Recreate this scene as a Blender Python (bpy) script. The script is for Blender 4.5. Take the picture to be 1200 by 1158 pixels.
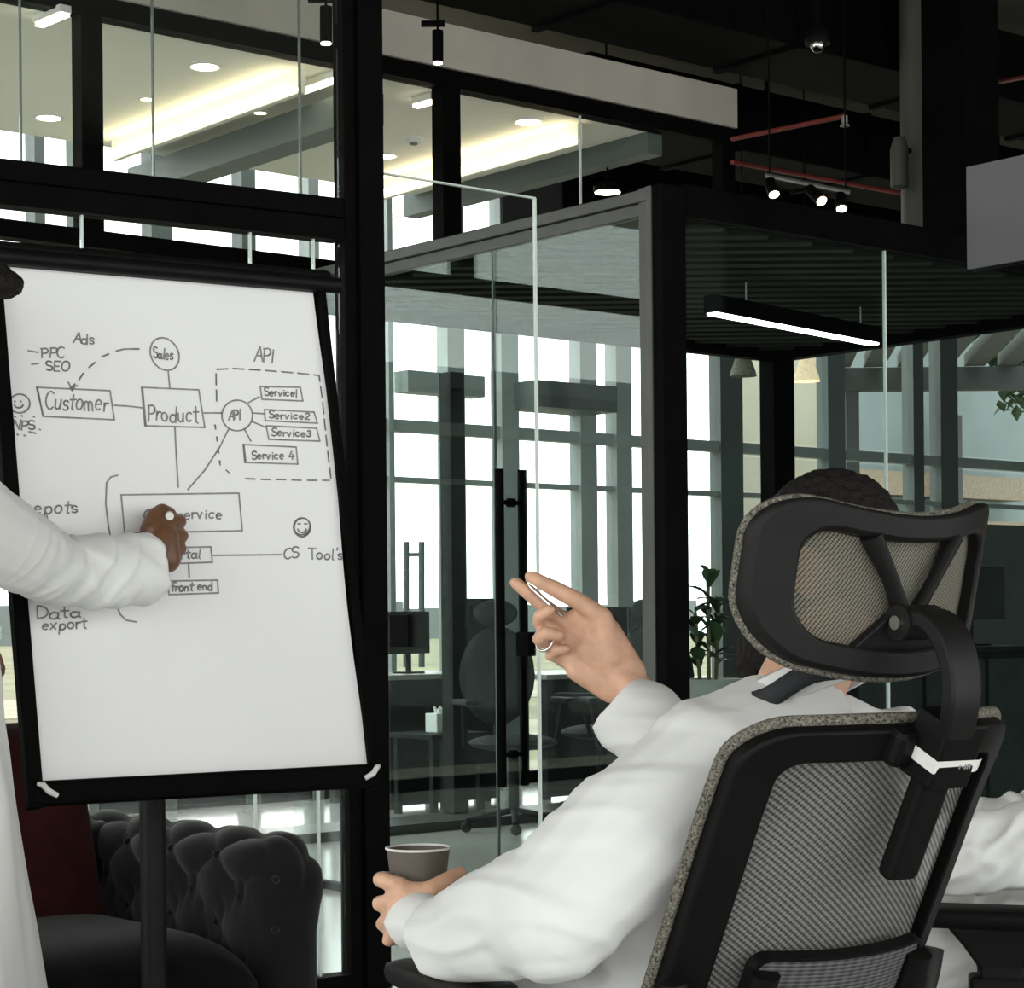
import bpy, bmesh, math, random
import numpy as np
from mathutils import Vector, Matrix, noise

random.seed(7)
for _o in list(bpy.data.objects):
    bpy.data.objects.remove(_o)
S = bpy.context.scene
COL = S.collection

# ------------------------------------------------------------------ camera
FPX, ROLL, CAMH, CX, CY = 2400.0, math.radians(0.55), 1.13, 600.0, 725.0
cam = bpy.data.cameras.new('camera')
cam_o = bpy.data.objects.new('camera', cam)
COL.objects.link(cam_o)
cam.sensor_width = 36.0
cam.lens = 36.0 * FPX / 1200.0
cam.shift_y = (CY - 579.0) / 1200.0
cam.clip_end = 500
cr, sr = math.cos(ROLL), math.sin(ROLL)
cam_o.matrix_world = Matrix(((cr, sr, 0, 0), (0, 0, -1, 0), (-sr, cr, 0, CAMH), (0, 0, 0, 1)))
S.camera = cam_o

# ------------------------------------------------------------------ sky / exposure
W = bpy.data.worlds.new('world')
S.world = W
W.use_nodes = True
bg = W.node_tree.nodes['Background']
bg.inputs[0].default_value = (1.0, 0.995, 0.985, 1)
bg.inputs[1].default_value = 4.1
S.view_settings.view_transform = 'Standard'
S.view_settings.look = 'None'
S.view_settings.exposure = 0.0
S.view_settings.gamma = 1.0
S.view_settings.use_curve_mapping = False
S.cycles.use_denoising = True
S.cycles.max_bounces = 14
S.cycles.transparent_max_bounces = 24
S.cycles.diffuse_bounces = 5
S.cycles.sample_clamp_indirect = 6.0


# ------------------------------------------------------------------ place helpers
def P(px, py, d):
    """point at distance d (along the view axis) seen at photo position px, py"""
    u, v = (px - CX) / FPX, (CY - py) / FPX
    return Vector(((u * cr + v * sr) * d, d, CAMH + (-u * sr + v * cr) * d))


FA = math.radians(39.8)
F2 = (math.cos(FA), math.sin(FA))          # building axis a
L2 = (-math.sin(FA), math.cos(FA))         # building axis b
OX, OY = 0.524, 7.06                       # corner post of the meeting room


def AB(a, b, z=0.0):
    return Vector((OX + a * F2[0] + b * L2[0], OY + a * F2[1] + b * L2[1], z))


def a_of(px, b):
    k = (px - CX) / FPX
    return (k * (OY + b * L2[1]) - OX - b * L2[0]) / (F2[0] - k * F2[1])


def b_of(px, a):
    k = (px - CX) / FPX
    return (k * (OY + a * F2[1]) - OX - a * F2[0]) / (L2[0] - k * L2[1])


def z_of(py, d, px=600):
    return P(px, py, d).z


ROT_AB = Matrix.Rotation(FA, 4, 'Z')       # box x axis -> a, y axis -> b


# ------------------------------------------------------------------ materials
MATS = {}


def mat(name, col, rough=0.5, metal=0.0, var=0.0, vscale=8.0, bump=0.0, bscale=60.0, emit=None, estr=0.0,
        spec=0.5, sheen=0.0, sss=0.0, stretch=(1, 1, 1), coat=0.0):
    m = bpy.data.materials.new(name)
    m.use_nodes = True
    nt = m.node_tree
    b = nt.nodes['Principled BSDF']
    c4 = (*col, 1)
    b.inputs['Base Color'].default_value = c4
    b.inputs['Roughness'].default_value = rough
    b.inputs['Metallic'].default_value = metal
    b.inputs['Specular IOR Level'].default_value = spec
    b.inputs['Sheen Weight'].default_value = sheen
    b.inputs['Coat Weight'].default_value = coat
    if sss:
        b.inputs['Subsurface Weight'].default_value = sss
        b.inputs['Subsurface Radius'].default_value = (0.01, 0.004, 0.002)
        b.inputs['Subsurface Scale'].default_value = 0.5
    if emit:
        b.inputs['Emission Color'].default_value = (*emit, 1)
        b.inputs['Emission Strength'].default_value = estr
    if var or bump:
        tc = nt.nodes.new('ShaderNodeTexCoord')
        mp = nt.nodes.new('ShaderNodeMapping')
        mp.inputs['Scale'].default_value = stretch
        nt.links.new(tc.outputs['Object'], mp.inputs[0])
    if var:
        n = nt.nodes.new('ShaderNodeTexNoise')
        n.inputs['Scale'].default_value = vscale
        n.inputs['Detail'].default_value = 5
        nt.links.new(mp.outputs[0], n.inputs[0])
        r = nt.nodes.new('ShaderNodeValToRGB')
        r.color_ramp.elements[0].position = 0.3
        r.color_ramp.elements[1].position = 0.7
        r.color_ramp.elements[0].color = (*[max(0, c * (1 - var)) for c in col], 1)
        r.color_ramp.elements[1].color = (*[min(1, c * (1 + var)) for c in col], 1)
        nt.links.new(n.outputs[0], r.inputs[0])
        nt.links.new(r.outputs[0], b.inputs['Base Color'])
    if bump:
        n2 = nt.nodes.new('ShaderNodeTexNoise')
        n2.inputs['Scale'].default_value = bscale
        n2.inputs['Detail'].default_value = 3
        nt.links.new(mp.outputs[0], n2.inputs[0])
        bp = nt.nodes.new('ShaderNodeBump')
        bp.inputs['Strength'].default_value = bump
        bp.inputs['Distance'].default_value = 0.004
        nt.links.new(n2.outputs[0], bp.inputs['Height'])
        nt.links.new(bp.outputs[0], b.inputs['Normal'])
    MATS[name] = m
    return m


def glass_mat(name, tint=(0.86, 0.93, 0.91), refl=1.0):
    m = bpy.data.materials.new(name)
    m.use_nodes = True
    nt = m.node_tree
    nt.nodes.remove(nt.nodes['Principled BSDF'])
    out = nt.nodes['Material Output']
    tr = nt.nodes.new('ShaderNodeBsdfTransparent')
    tr.inputs[0].default_value = (*tint, 1)
    gl = nt.nodes.new('ShaderNodeBsdfGlossy')
    gl.inputs['Roughness'].default_value = 0.0
    gl.inputs[0].default_value = (0.92, 1.0, 0.98, 1)
    lw = nt.nodes.new('ShaderNodeLayerWeight')
    lw.inputs[0].default_value = 0.5
    pw = nt.nodes.new('ShaderNodeMath')
    pw.operation = 'POWER'
    pw.inputs[1].default_value = 5.0
    nt.links.new(lw.outputs['Facing'], pw.inputs[0])
    mul = nt.nodes.new('ShaderNodeMath')
    mul.operation = 'MULTIPLY_ADD'
    mul.inputs[1].default_value = 0.96 * refl
    mul.inputs[2].default_value = 0.04 * refl
    nt.links.new(pw.outputs[0], mul.inputs[0])
    mx = nt.nodes.new('ShaderNodeMixShader')
    nt.links.new(mul.outputs[0], mx.inputs[0])
    nt.links.new(tr.outputs[0], mx.inputs[1])
    nt.links.new(gl.outputs[0], mx.inputs[2])
    nt.links.new(mx.outputs[0], out.inputs[0])
    MATS[name] = m
    return m


def weave_mat(name, col, dark, ang, freq, thru, freq2=0.0, rough=0.8):
    """woven mesh cloth: fine ribs that let some of what lies behind through"""
    m = bpy.data.materials.new(name)
    m.use_nodes = True
    nt = m.node_tree
    b = nt.nodes['Principled BSDF']
    b.inputs['Roughness'].default_value = rough
    b.inputs['Specular IOR Level'].default_value = 0.2
    out = nt.nodes['Material Output']
    uv = nt.nodes.new('ShaderNodeUVMap')
    mp = nt.nodes.new('ShaderNodeMapping')
    mp.inputs['Rotation'].default_value = (0, 0, ang)
    nt.links.new(uv.outputs[0], mp.inputs[0])
    w = nt.nodes.new('ShaderNodeTexWave')
    w.inputs['Scale'].default_value = freq
    w.inputs['Distortion'].default_value = 0.25
    w.inputs['Detail'].default_value = 1
    nt.links.new(mp.outputs[0], w.inputs[0])
    w2 = nt.nodes.new('ShaderNodeTexWave')
    w2.bands_direction = 'Y'
    w2.inputs['Scale'].default_value = freq2 or freq * 2.2
    nt.links.new(mp.outputs[0], w2.inputs[0])
    mxw = nt.nodes.new('ShaderNodeMath')
    mxw.operation = 'MULTIPLY_ADD'
    mxw.inputs[1].default_value = 0.35
    nt.links.new(w2.outputs['Fac'], mxw.inputs[0])
    sc = nt.nodes.new('ShaderNodeMath')
    sc.operation = 'MULTIPLY'
    sc.inputs[1].default_value = 0.65
    nt.links.new(w.outputs['Fac'], sc.inputs[0])
    nt.links.new(sc.outputs[0], mxw.inputs[2])
    r = nt.nodes.new('ShaderNodeValToRGB')
    r.color_ramp.elements[0].color = (*dark, 1)
    r.color_ramp.elements[1].color = (*col, 1)
    r.color_ramp.elements[0].position = 0.15
    r.color_ramp.elements[1].position = 0.75
    nt.links.new(mxw.outputs[0], r.inputs[0])
    nt.links.new(r.outputs[0], b.inputs['Base Color'])
    bp = nt.nodes.new('ShaderNodeBump')
    bp.inputs['Strength'].default_value = 0.5
    bp.inputs['Distance'].default_value = 0.002
    nt.links.new(mxw.outputs[0], bp.inputs['Height'])
    nt.links.new(bp.outputs[0], b.inputs['Normal'])
    if thru > 0:
        tr = nt.nodes.new('ShaderNodeBsdfTransparent')
        mx = nt.nodes.new('ShaderNodeMixShader')
        mx.inputs[0].default_value = thru
        nt.links.new(b.outputs[0], mx.inputs[1])
        nt.links.new(tr.outputs[0], mx.inputs[2])
        nt.links.new(mx.outputs[0], out.inputs[0])
    MATS[name] = m
    return m


mat('black_metal', (0.0025, 0.0025, 0.0025), 0.65, var=0.3, spec=0.04)
mat('grey_frame', (0.085, 0.088, 0.084), 0.5, 0.0, var=0.12, vscale=3)
mat('black_plastic', (0.0035, 0.0035, 0.0035), 0.5, spec=0.12, var=0.2, vscale=20, bump=0.1, bscale=400)
mat('charcoal_plastic', (0.0065, 0.0065, 0.0065), 0.5, spec=0.2, var=0.15, vscale=20, bump=0.15, bscale=500)
mat('concrete_floor', (0.40, 0.41, 0.385), 0.16, var=0.16, vscale=1.2, spec=0.5)
mat('dark_floor', (0.05, 0.05, 0.048), 0.35, var=0.3, vscale=2)
mat('concrete_ceiling', (0.075, 0.071, 0.054), 0.85, var=0.2, vscale=0.9)
mat('dark_wall', (0.008, 0.008, 0.008), 0.8, spec=0.1, var=0.2, vscale=1.5)
mat('white_ceiling', (0.90, 0.87, 0.76), 0.8, var=0.02, vscale=2)
mat('plaster', (0.50, 0.47, 0.40), 0.85, var=0.06, vscale=4, bump=0.2, bscale=40)
mat('slat', (0.016, 0.016, 0.0125), 0.7, spec=0.15, var=0.2, vscale=4, stretch=(1, 20, 20))
mat('pale_frame', (0.30, 0.34, 0.33), 0.5, var=0.1, vscale=2)
mat('mid_frame', (0.10, 0.12, 0.115), 0.5, var=0.1, vscale=2)
mat('cream_wall', (0.80, 0.74, 0.60), 0.85, var=0.06, vscale=2)
mat('blue_wall', (0.135, 0.165, 0.165), 0.85, var=0.08, vscale=2)
mat('wood_beam', (0.16, 0.12, 0.08), 0.6, var=0.3, vscale=4, stretch=(1, 12, 12))
mat('paper', (0.83, 0.83, 0.83), 0.5, var=0.012, vscale=3)
mat('ink', (0.24, 0.24, 0.245), 0.6, var=0.25, vscale=60)
mat('white_plastic', (0.75, 0.74, 0.71), 0.4, var=0.03)
mat('robe', (0.69, 0.69, 0.68), 0.75, var=0.015, vscale=5, bump=0.08, bscale=900, sheen=0.1)
mat('robe_cool', (0.77, 0.77, 0.76), 0.75, var=0.015, vscale=5, bump=0.08, bscale=900, sheen=0.1)
mat('skin_light', (0.60, 0.35, 0.235), 0.5, var=0.13, vscale=35, sss=0.12, bump=0.12, bscale=260)
mat('skin_brown', (0.145, 0.065, 0.033), 0.45, var=0.22, vscale=40, sss=0.05, bump=0.12, bscale=260)
mat('hair', (0.007, 0.0048, 0.0035), 0.7, var=0.7, vscale=160, bump=0.8, bscale=420, spec=0.25)
mat('black_cloth', (0.012, 0.014, 0.018), 0.8, var=0.3, vscale=30, bump=0.3, bscale=300)
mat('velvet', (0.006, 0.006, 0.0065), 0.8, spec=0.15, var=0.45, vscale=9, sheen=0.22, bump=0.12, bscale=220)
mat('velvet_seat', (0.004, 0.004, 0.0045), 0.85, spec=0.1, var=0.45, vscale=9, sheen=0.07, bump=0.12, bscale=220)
mat('maroon_velvet', (0.028, 0.004, 0.004), 0.8, var=0.4, vscale=10, sheen=0.06, spec=0.1)
mat('cup_brown', (0.105, 0.088, 0.072), 0.6, var=0.08, vscale=30)
mat('chrome', (0.72, 0.71, 0.69), 0.18, 1.0, var=0.03)
mat('dull_steel', (0.36, 0.36, 0.34), 0.4, 0.9, var=0.1)
mat('red_pipe', (0.20, 0.03, 0.025), 0.45, var=0.25, vscale=12)
mat('pipe_grey', (0.085, 0.085, 0.07), 0.6, var=0.12, vscale=3)
mat('screen_grey', (0.13, 0.13, 0.135), 0.5, var=0.04, vscale=4)
mat('leaf', (0.022, 0.05, 0.016), 0.5, var=0.5, vscale=12)
mat('stem', (0.10, 0.085, 0.045), 0.8, var=0.3, vscale=20)
mat('pot', (0.32, 0.33, 0.31), 0.5, var=0.1)
mat('office_dark', (0.006, 0.008, 0.0075), 0.6, spec=0.2, var=0.3, vscale=6)
mat('office_fabric', (0.011, 0.015, 0.016), 0.8, var=0.3, vscale=15)
mat('desk_top', (0.30, 0.31, 0.28), 0.35, var=0.1, vscale=3)
mat('tissue', (0.8, 0.85, 0.83), 0.8, var=0.03)
mat('lamp_white', (0.9, 0.9, 0.9), 0.5, emit=(1.0, 0.97, 0.9), estr=14)
mat('lamp_warm', (0.9, 0.8, 0.6), 0.5, emit=(1.0, 0.72, 0.36), estr=22)
mat('lamp_soft', (0.9, 0.85, 0.7), 0.5, emit=(1.0, 0.86, 0.66), estr=9)
mat('cove_glow', (0.9, 0.85, 0.7), 0.5, emit=(1.0, 0.86, 0.62), estr=3.0)
mat('wicker', (0.75, 0.62, 0.42), 0.7, var=0.25, vscale=60, emit=(1.0, 0.78, 0.5), estr=0.7)
mat('wicker_grey', (0.23, 0.22, 0.18), 0.8, var=0.3, vscale=60)
mat('grass', (0.15, 0.145, 0.08), 0.9, var=0.35, vscale=0.35, stretch=(0.25, 1, 1))
mat('sand', (0.27, 0.245, 0.18), 0.9, var=0.15, vscale=0.6)
mat('hills', (0.13, 0.15, 0.15), 0.9, var=0.1, vscale=0.1)
mat('facade', (0.42, 0.47, 0.47), 0.8, var=0.08, vscale=0.6)
mat('facade_dark', (0.022, 0.025, 0.024), 0.7, var=0.1, vscale=1)
mat('glass_edge', (0.72, 0.80, 0.76), 0.2, spec=0.5)
mat('edge_weave', (0.16, 0.15, 0.125), 0.9, var=0.9, vscale=330, bump=1.0, bscale=420, spec=0.1)
glass_mat('glass', (0.955, 0.972, 0.962), 0.8)
glass_mat('glass_teal', (0.885, 0.94, 0.925), 0.55)
glass_mat('glass_clear', (0.97, 0.985, 0.978), 0.0)
glass_mat('glass_window', (0.955, 0.965, 0.955), 0.7)
glass_mat('glass_door', (0.885, 0.94, 0.925), 0.9)
weave_mat('mesh_back', (0.20, 0.197, 0.185), (0.018, 0.018, 0.018), math.radians(-52), 46, 0.16, 60)
weave_mat('mesh_head', (0.22, 0.205, 0.165), (0.03, 0.028, 0.022), math.radians(28), 78, 0.10, 100)
weave_mat('mesh_lumbar', (0.11, 0.11, 0.112), (0.035, 0.035, 0.036), math.radians(90), 55, 0.0, 20)


# ------------------------------------------------------------------ object helpers
def tag(o, label=None, cat=None, group=None, kind=None):
    if label: o['label'] = label
    if cat: o['category'] = cat
    if group: o['group'] = group
    if kind: o['kind'] = kind
    return o


def empty(name, loc=(0, 0, 0), rz=0.0):
    o = bpy.data.objects.new(name, None)
    o.empty_display_size = 0.05
    COL.objects.link(o)
    o.matrix_world = Matrix.Translation(Vector(loc)) @ Matrix.Rotation(rz, 4, 'Z')
    return o


def link_mesh(name, me, m, parent=None, world=True):
    o = bpy.data.objects.new(name, me)
    COL.objects.link(o)
    if m is not None and not me.materials:
        me.materials.append(MATS[m])
    if parent is not None:
        o.parent = parent
        if world:
            o.matrix_parent_inverse = PW[parent.name].inverted() if parent.name in PW else parent.matrix_world.inverted()
    return o


PW = {}


def thing(name, loc, rz=0.0, label=None, cat=None, group=None, kind=None):
    o = empty(name, loc, rz)
    PW[o.name] = Matrix.Translation(Vector(loc)) @ Matrix.Rotation(rz, 4, 'Z')
    return tag(o, label, cat, group, kind)


class MB:
    def __init__(s):
        s.v, s.f, s.uv = [], [], None

    def add(s, vs, fs):
        n = len(s.v)
        s.v += [Vector(q) for q in vs]
        s.f += [tuple(i + n for i in f) for f in fs]
        return s

    def box(s, c, size, M=None):
        hx, hy, hz = [q / 2 for q in size]
        vs = [Vector((x, y, z)) for z in (-hz, hz) for x, y in ((-hx, -hy), (hx, -hy), (hx, hy), (-hx, hy))]
        if M is not None: vs = [M.to_3x3() @ q for q in vs]
        c = Vector(c)
        return s.add([q + c for q in vs], [(3, 2, 1, 0), (4, 5, 6, 7), (0, 1, 5, 4), (1, 2, 6, 5), (2, 3, 7, 6), (3, 0, 4, 7)])

    def abox(s, a0, a1, b0, b1, z0, z1):
        """box in building coordinates"""
        vs = [AB(a, b, z) for z in (z0, z1) for a, b in ((a0, b0), (a1, b0), (a1, b1), (a0, b1))]
        return s.add(vs, [(3, 2, 1, 0), (4, 5, 6, 7), (0, 1, 5, 4), (1, 2, 6, 5), (2, 3, 7, 6), (3, 0, 4, 7)])

    def tube(s, pts, r, seg=12, cap=True, up=None, sx=1.0, sy=1.0):
        pts = [Vector(p) for p in pts]
        n = len(pts)
        rs = r if isinstance(r, (list, tuple)) else [r] * n
        tan = []
        for i in range(n):
            t = pts[min(i + 1, n - 1)] - pts[max(i - 1, 0)]
            tan.append(t.normalized() if t.length > 1e-9 else Vector((0, 0, 1)))
        ref = Vector(up) if up else (Vector((0, 0, 1)) if abs(tan[0].z) < 0.9 else Vector((1, 0, 0)))
        x = tan[0].cross(ref).normalized()
        vs = []
        for i in range(n):
            x = (x - tan[i] * x.dot(tan[i])).normalized()
            y = tan[i].cross(x)
            for k in range(seg):
                a = 2 * math.pi * k / seg
                vs.append(pts[i] + (x * math.cos(a) * sx + y * math.sin(a) * sy) * rs[i])
        fs = [(i * seg + k, i * seg + (k + 1) % seg, (i + 1) * seg + (k + 1) % seg, (i + 1) * seg + k)
              for i in range(n - 1) for k in range(seg)]
        if cap:
            fs.append(tuple(range(seg - 1, -1, -1)))
            fs.append(tuple((n - 1) * seg + k for k in range(seg)))
        return s.add(vs, fs)

    def loop_tube(s, pts, r, seg=10, sx=1.0, sy=1.0, ups=None):
        pts = [Vector(p) for p in pts]
        n = len(pts)
        vs = []
        for i in range(n):
            t = (pts[(i + 1) % n] - pts[i - 1]).normalized()
            u = Vector(ups[i]) if ups else Vector((0, 0, 1))
            x = t.cross(u).normalized()
            y = x.cross(t)
            for k in range(seg):
                a = 2 * math.pi * k / seg
                vs.append(pts[i] + (x * math.cos(a) * sx + y * math.sin(a) * sy) * r)
        fs = [(i * seg + k, i * seg + (k + 1) % seg, ((i + 1) % n) * seg + (k + 1) % seg, ((i + 1) % n) * seg + k)
              for i in range(n) for k in range(seg)]
        return s.add(vs, fs)

    def lathe(s, prof, c, seg=24, M=None, cap=True):
        vs = []
        for r, z in prof:
            for k in range(seg):
                a = 2 * math.pi * k / seg
                q = Vector((r * math.cos(a), r * math.sin(a), z))
                vs.append((M.to_3x3() @ q if M is not None else q) + Vector(c))
        n = len(prof)
        fs = [(i * seg + k, i * seg + (k + 1) % seg, (i + 1) * seg + (k + 1) % seg, (i + 1) * seg + k)
              for i in range(n - 1) for k in range(seg)]
        if cap:
            fs.append(tuple(range(seg - 1, -1, -1)))
            fs.append(tuple((n - 1) * seg + k for k in range(seg)))
        return s.add(vs, fs)

    def ell(s, c, r, M=None, nu=16, nv=10):
        c = Vector(c)
        vs = [Vector((0, 0, -r[2]))]
        for j in range(1, nv):
            ph = -math.pi / 2 + math.pi * j / nv
            for i in range(nu):
                th = 2 * math.pi * i / nu
                vs.append(Vector((r[0] * math.cos(ph) * math.cos(th), r[1] * math.cos(ph) * math.sin(th), r[2] * math.sin(ph))))
        vs.append(Vector((0, 0, r[2])))
        fs = [(0, 1 + (i + 1) % nu, 1 + i) for i in range(nu)]
        for j in range(nv - 2):
            o = 1 + j * nu
            fs += [(o + i, o + (i + 1) % nu, o + nu + (i + 1) % nu, o + nu + i) for i in range(nu)]
        t = len(vs) - 1
        o = 1 + (nv - 2) * nu
        fs += [(o + i, o + (i + 1) % nu, t) for i in range(nu)]
        if M is not None: vs = [M.to_3x3() @ q for q in vs]
        return s.add([q + c for q in vs], fs)

    def cone(s, p0, p1, r0, r1, seg=14, flat=(False, False)):
        """round-ended tapered limb; a flat end makes a clean hem"""
        p0, p1 = Vector(p0), Vector(p1)
        t = (p1 - p0).normalized()
        pts, rs = [], []
        if flat[0]:
            pts.append(p0); rs.append(r0)
        else:
            for k in range(4):
                a = math.pi / 2 * (1 - (k + 0.15) / 4)
                pts.append(p0 - t * r0 * math.sin(a)); rs.append(max(1e-4, r0 * math.cos(a)))
            pts.append(p0); rs.append(r0)
        if flat[1]:
            pts.append(p1); rs.append(r1)
        else:
            pts.append(p1); rs.append(r1)
            for k in range(4):
                a = math.pi / 2 * (k + 1 - 0.15) / 4
                pts.append(p1 + t * r1 * math.sin(a)); rs.append(max(1e-4, r1 * math.cos(a)))
        return s.tube(pts, rs, seg)

    def chain(s, pts, rs, seg=14):
        for i in range(len(pts) - 1):
            s.cone(pts[i], pts[i + 1], rs[i], rs[i + 1], seg)
        return s

    def mesh(s, name):
        me = bpy.data.meshes.new(name)
        me.from_pydata([tuple(q) for q in s.v], [], s.f)
        me.update()
        return me

    def build(s, name, m, parent=None, smooth=False, bevel=0.0, label=None, world=True, kind=None, segs=2):
        me = s.mesh(name)
        if smooth:
            me.polygons.foreach_set('use_smooth', [True] * len(me.polygons))
            if smooth != 'all':
                bm = bmesh.new(); bm.from_mesh(me)
                for e in bm.edges:
                    if len(e.link_faces) == 2 and e.calc_face_angle(0) > 0.7: e.smooth = False
                bm.to_mesh(me); bm.free()
        o = link_mesh(name, me, m, parent, world)
        if bevel:
            md = o.modifiers.new('bevel', 'BEVEL')
            md.width = bevel
            md.segments = segs
            md.limit_method = 'ANGLE'
        return tag(o, label, kind=kind)


def copy_tree(o, parent=None):
    c = o.copy()
    COL.objects.link(c)
    if parent is not None:
        c.parent = parent
    for ch in [q for q in bpy.data.objects if q.parent == o]:
        copy_tree(ch, c)
    return c


def blob_mesh(mb, voxel, iters=4, lam=0.5, disp=None):
    """closed pieces fused into one continuous skin"""
    me = mb.mesh('tmp_blob')
    o = bpy.data.objects.new('tmp_blob', me)
    COL.objects.link(o)
    md = o.modifiers.new('r', 'REMESH')
    md.mode = 'VOXEL'
    md.voxel_size = voxel
    md.adaptivity = 0
    dg = bpy.context.evaluated_depsgraph_get()
    ev = o.evaluated_get(dg)
    me2 = bpy.data.meshes.new_from_object(ev)
    bpy.data.objects.remove(o)
    bpy.data.meshes.remove(me)
    n = len(me2.vertices)
    co = np.empty(n * 3); me2.vertices.foreach_get('co', co); co = co.reshape(-1, 3)
    ed = np.empty(len(me2.edges) * 2, dtype=np.int32); me2.edges.foreach_get('vertices', ed); ed = ed.reshape(-1, 2)
    deg = np.bincount(ed.ravel(), minlength=n).astype(float)[:, None]
    deg[deg == 0] = 1

    def lap(c):
        out = np.empty_like(c)
        for k in range(3):
            out[:, k] = np.bincount(ed[:, 0], c[ed[:, 1], k], n) + np.bincount(ed[:, 1], c[ed[:, 0], k], n)
        return out / deg - c
    for i in range(iters):
        co = co + lam * lap(co)
        co = co - lam * 0.85 * lap(co) if i % 2 else co
    me2.vertices.foreach_set('co', co.ravel())
    me2.update()
    if disp is not None:
        nr = np.empty(n * 3); me2.vertices.foreach_get('normal', nr); nr = nr.reshape(-1, 3)
        co = co + nr * disp(co)[:, None]
        for i in range(2): co = co + 0.3 * lap(co)
        me2.vertices.foreach_set('co', co.ravel())
        me2.update()
    me2.polygons.foreach_set('use_smooth', [True] * len(me2.polygons))
    return me2


def vnoise(p, fr):
    return np.array([noise.noise(Vector((q[0] * fr[0], q[1] * fr[1], q[2] * fr[2]))) for q in p])


def dirmat(fwd, up=(0, 0, 1)):
    """columns: right, forward, up"""
    f = Vector(fwd).normalized()
    r = f.cross(Vector(up)).normalized()
    u = r.cross(f)
    return Matrix((r, f, u)).transposed().to_4x4()

# ================================================================== SETTING
def struct(name, mb=None, m=None, **k):
    if mb is None:
        o = thing(name, (0, 0, 0)); o['kind'] = 'structure'; return o
    return mb.build(name, m, kind='structure', **k)


AMIN, AMAX, BMIN, BFAR = -9.0, 11.0, -8.0, 5.7
ZC = 4.4
struct('floor', MB().abox(AMIN, AMAX, BMIN, BFAR, -0.1, 0.0), 'concrete_floor')
struct('ceiling', MB().abox(AMIN, AMAX, BMIN, 4.4, ZC, ZC + 0.15).abox(2.6, AMAX, 4.4, BFAR, ZC, ZC + 0.15), 'concrete_ceiling')
struct('wall_right', MB().abox(AMAX, AMAX + 0.2, BMIN, BFAR, 0, ZC), 'dark_wall')


def window_wall(name, axis, fixed, lo, hi, z0, z1, n, ztop, mframe, glass, lab):
    """a wall with a row of framed windows; every pane and bar is a piece of its own"""
    w = struct(name); w['label'] = lab
    def bx(q0, q1, za, zb, t, m, nm):
        mb = MB()
        if axis == 'a': mb.abox(fixed - t / 2, fixed + t / 2, q0, q1, za, zb)
        else: mb.abox(q0, q1, fixed - t / 2, fixed + t / 2, za, zb)
        mb.build(nm, m, w)
    if z0 > 0.01: bx(lo, hi, 0, z0, 0.2, 'dark_wall', 'sill_wall')
    if ztop > z1: bx(lo, hi, z1, ztop, 0.2, 'dark_wall', 'lintel')
    for i in range(n + 1):
        q = lo + (hi - lo) * i / n
        bx(q - 0.05, q + 0.05, z0, z1, 0.14, mframe, 'mullion')
    for i in range(n):
        q0, q1 = lo + (hi - lo) * i / n + 0.05, lo + (hi - lo) * (i + 1) / n - 0.05
        bx(q0, q1, z0, z1, 0.01, glass, 'pane')
    return w


window_wall('window_8', 'b', BMIN, AMIN, AMAX - 4, 0.15, 3.25, 9, ZC, 'black_metal', 'glass_window', 'row of tall daylight windows opposite the meeting room')
window_wall('window_9', 'a', AMIN, BMIN, BFAR, 0.15, 4.0, 8, ZC, 'black_metal', 'glass_window', 'row of tall daylight windows along the side of the hall')
struct('wall_back', MB().abox(AMAX - 4, AMAX, BMIN - 0.1, BMIN + 0.1, 0, ZC), 'dark_wall')


def portal(cen, sx, sz, nrm):
    l = bpy.data.lights.new('window_portal', 'AREA')
    l.shape = 'RECTANGLE'; l.size = sx; l.size_y = sz
    l.cycles.is_portal = True
    o = bpy.data.objects.new('window_portal', l)
    COL.objects.link(o)
    z = -Vector(nrm).normalized()
    x = Vector((0, 0, 1)).cross(z).normalized()
    y = z.cross(x)
    o.matrix_world = Matrix((x, y, z)).transposed().to_4x4()
    o.matrix_world.translation = cen


F3, L3 = Vector((*F2, 0)), Vector((*L2, 0))
portal(AB((AMIN + AMAX - 4) / 2, BMIN + 0.12, 1.7), AMAX - 4 - AMIN, 3.1, L3)
portal(AB(AMIN + 0.12, (BMIN + BFAR) / 2, 2.1), BFAR - BMIN, 3.85, F3)
portal(AB((AMIN + AMAX) / 2, BFAR - 0.15, 2.2), AMAX - AMIN, 4.3, -L3)

# ---- far window wall (b = BFAR) with its bars where the photograph shows them
fw = struct('window_5'); fw['label'] = 'far wall of full-height windows looking outside'


def fbar(px0, px1, m, z0=0.0, z1=ZC, dep=0.12, db=0.0, nm='mullion'):
    MB().abox(a_of(px0, BFAR + db), a_of(px1, BFAR + db), BFAR + db - dep / 2, BFAR + db + dep / 2, z0, z1).build(nm, m, fw)


for q in ((40, 52, 'mid_frame'), (88, 108, 'mid_frame'), (176, 200, 'mid_frame'), (282, 298, 'mid_frame'), (360, 372, 'pale_frame'),
          (452, 458, 'pale_frame'), (521, 541, 'pale_frame'), (584, 604, 'pale_frame'), (676, 695, 'pale_frame'), (718, 736, 'pale_frame'),
          (840, 866, 'mid_frame'), (966, 986, 'blue_wall'), (1066, 1078, 'mid_frame'), (1098, 1118, 'mid_frame')):
    fbar(q[0], q[1], q[2])
amx = AMAX
for z0, z1, m in ((2.36, 2.44, 'pale_frame'), (2.03, 2.065, 'pale_frame'), (0.0, 0.08, 'black_metal')):
    MB().abox(AMIN, amx, BFAR - 0.04, BFAR + 0.04, z0, z1).build('transom', m, fw)
MB().abox(a_of(640, BFAR), a_of(930, BFAR), BFAR - 0.12, BFAR + 0.12, 3.25, ZC).build('lintel', 'dark_wall', fw)
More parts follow.
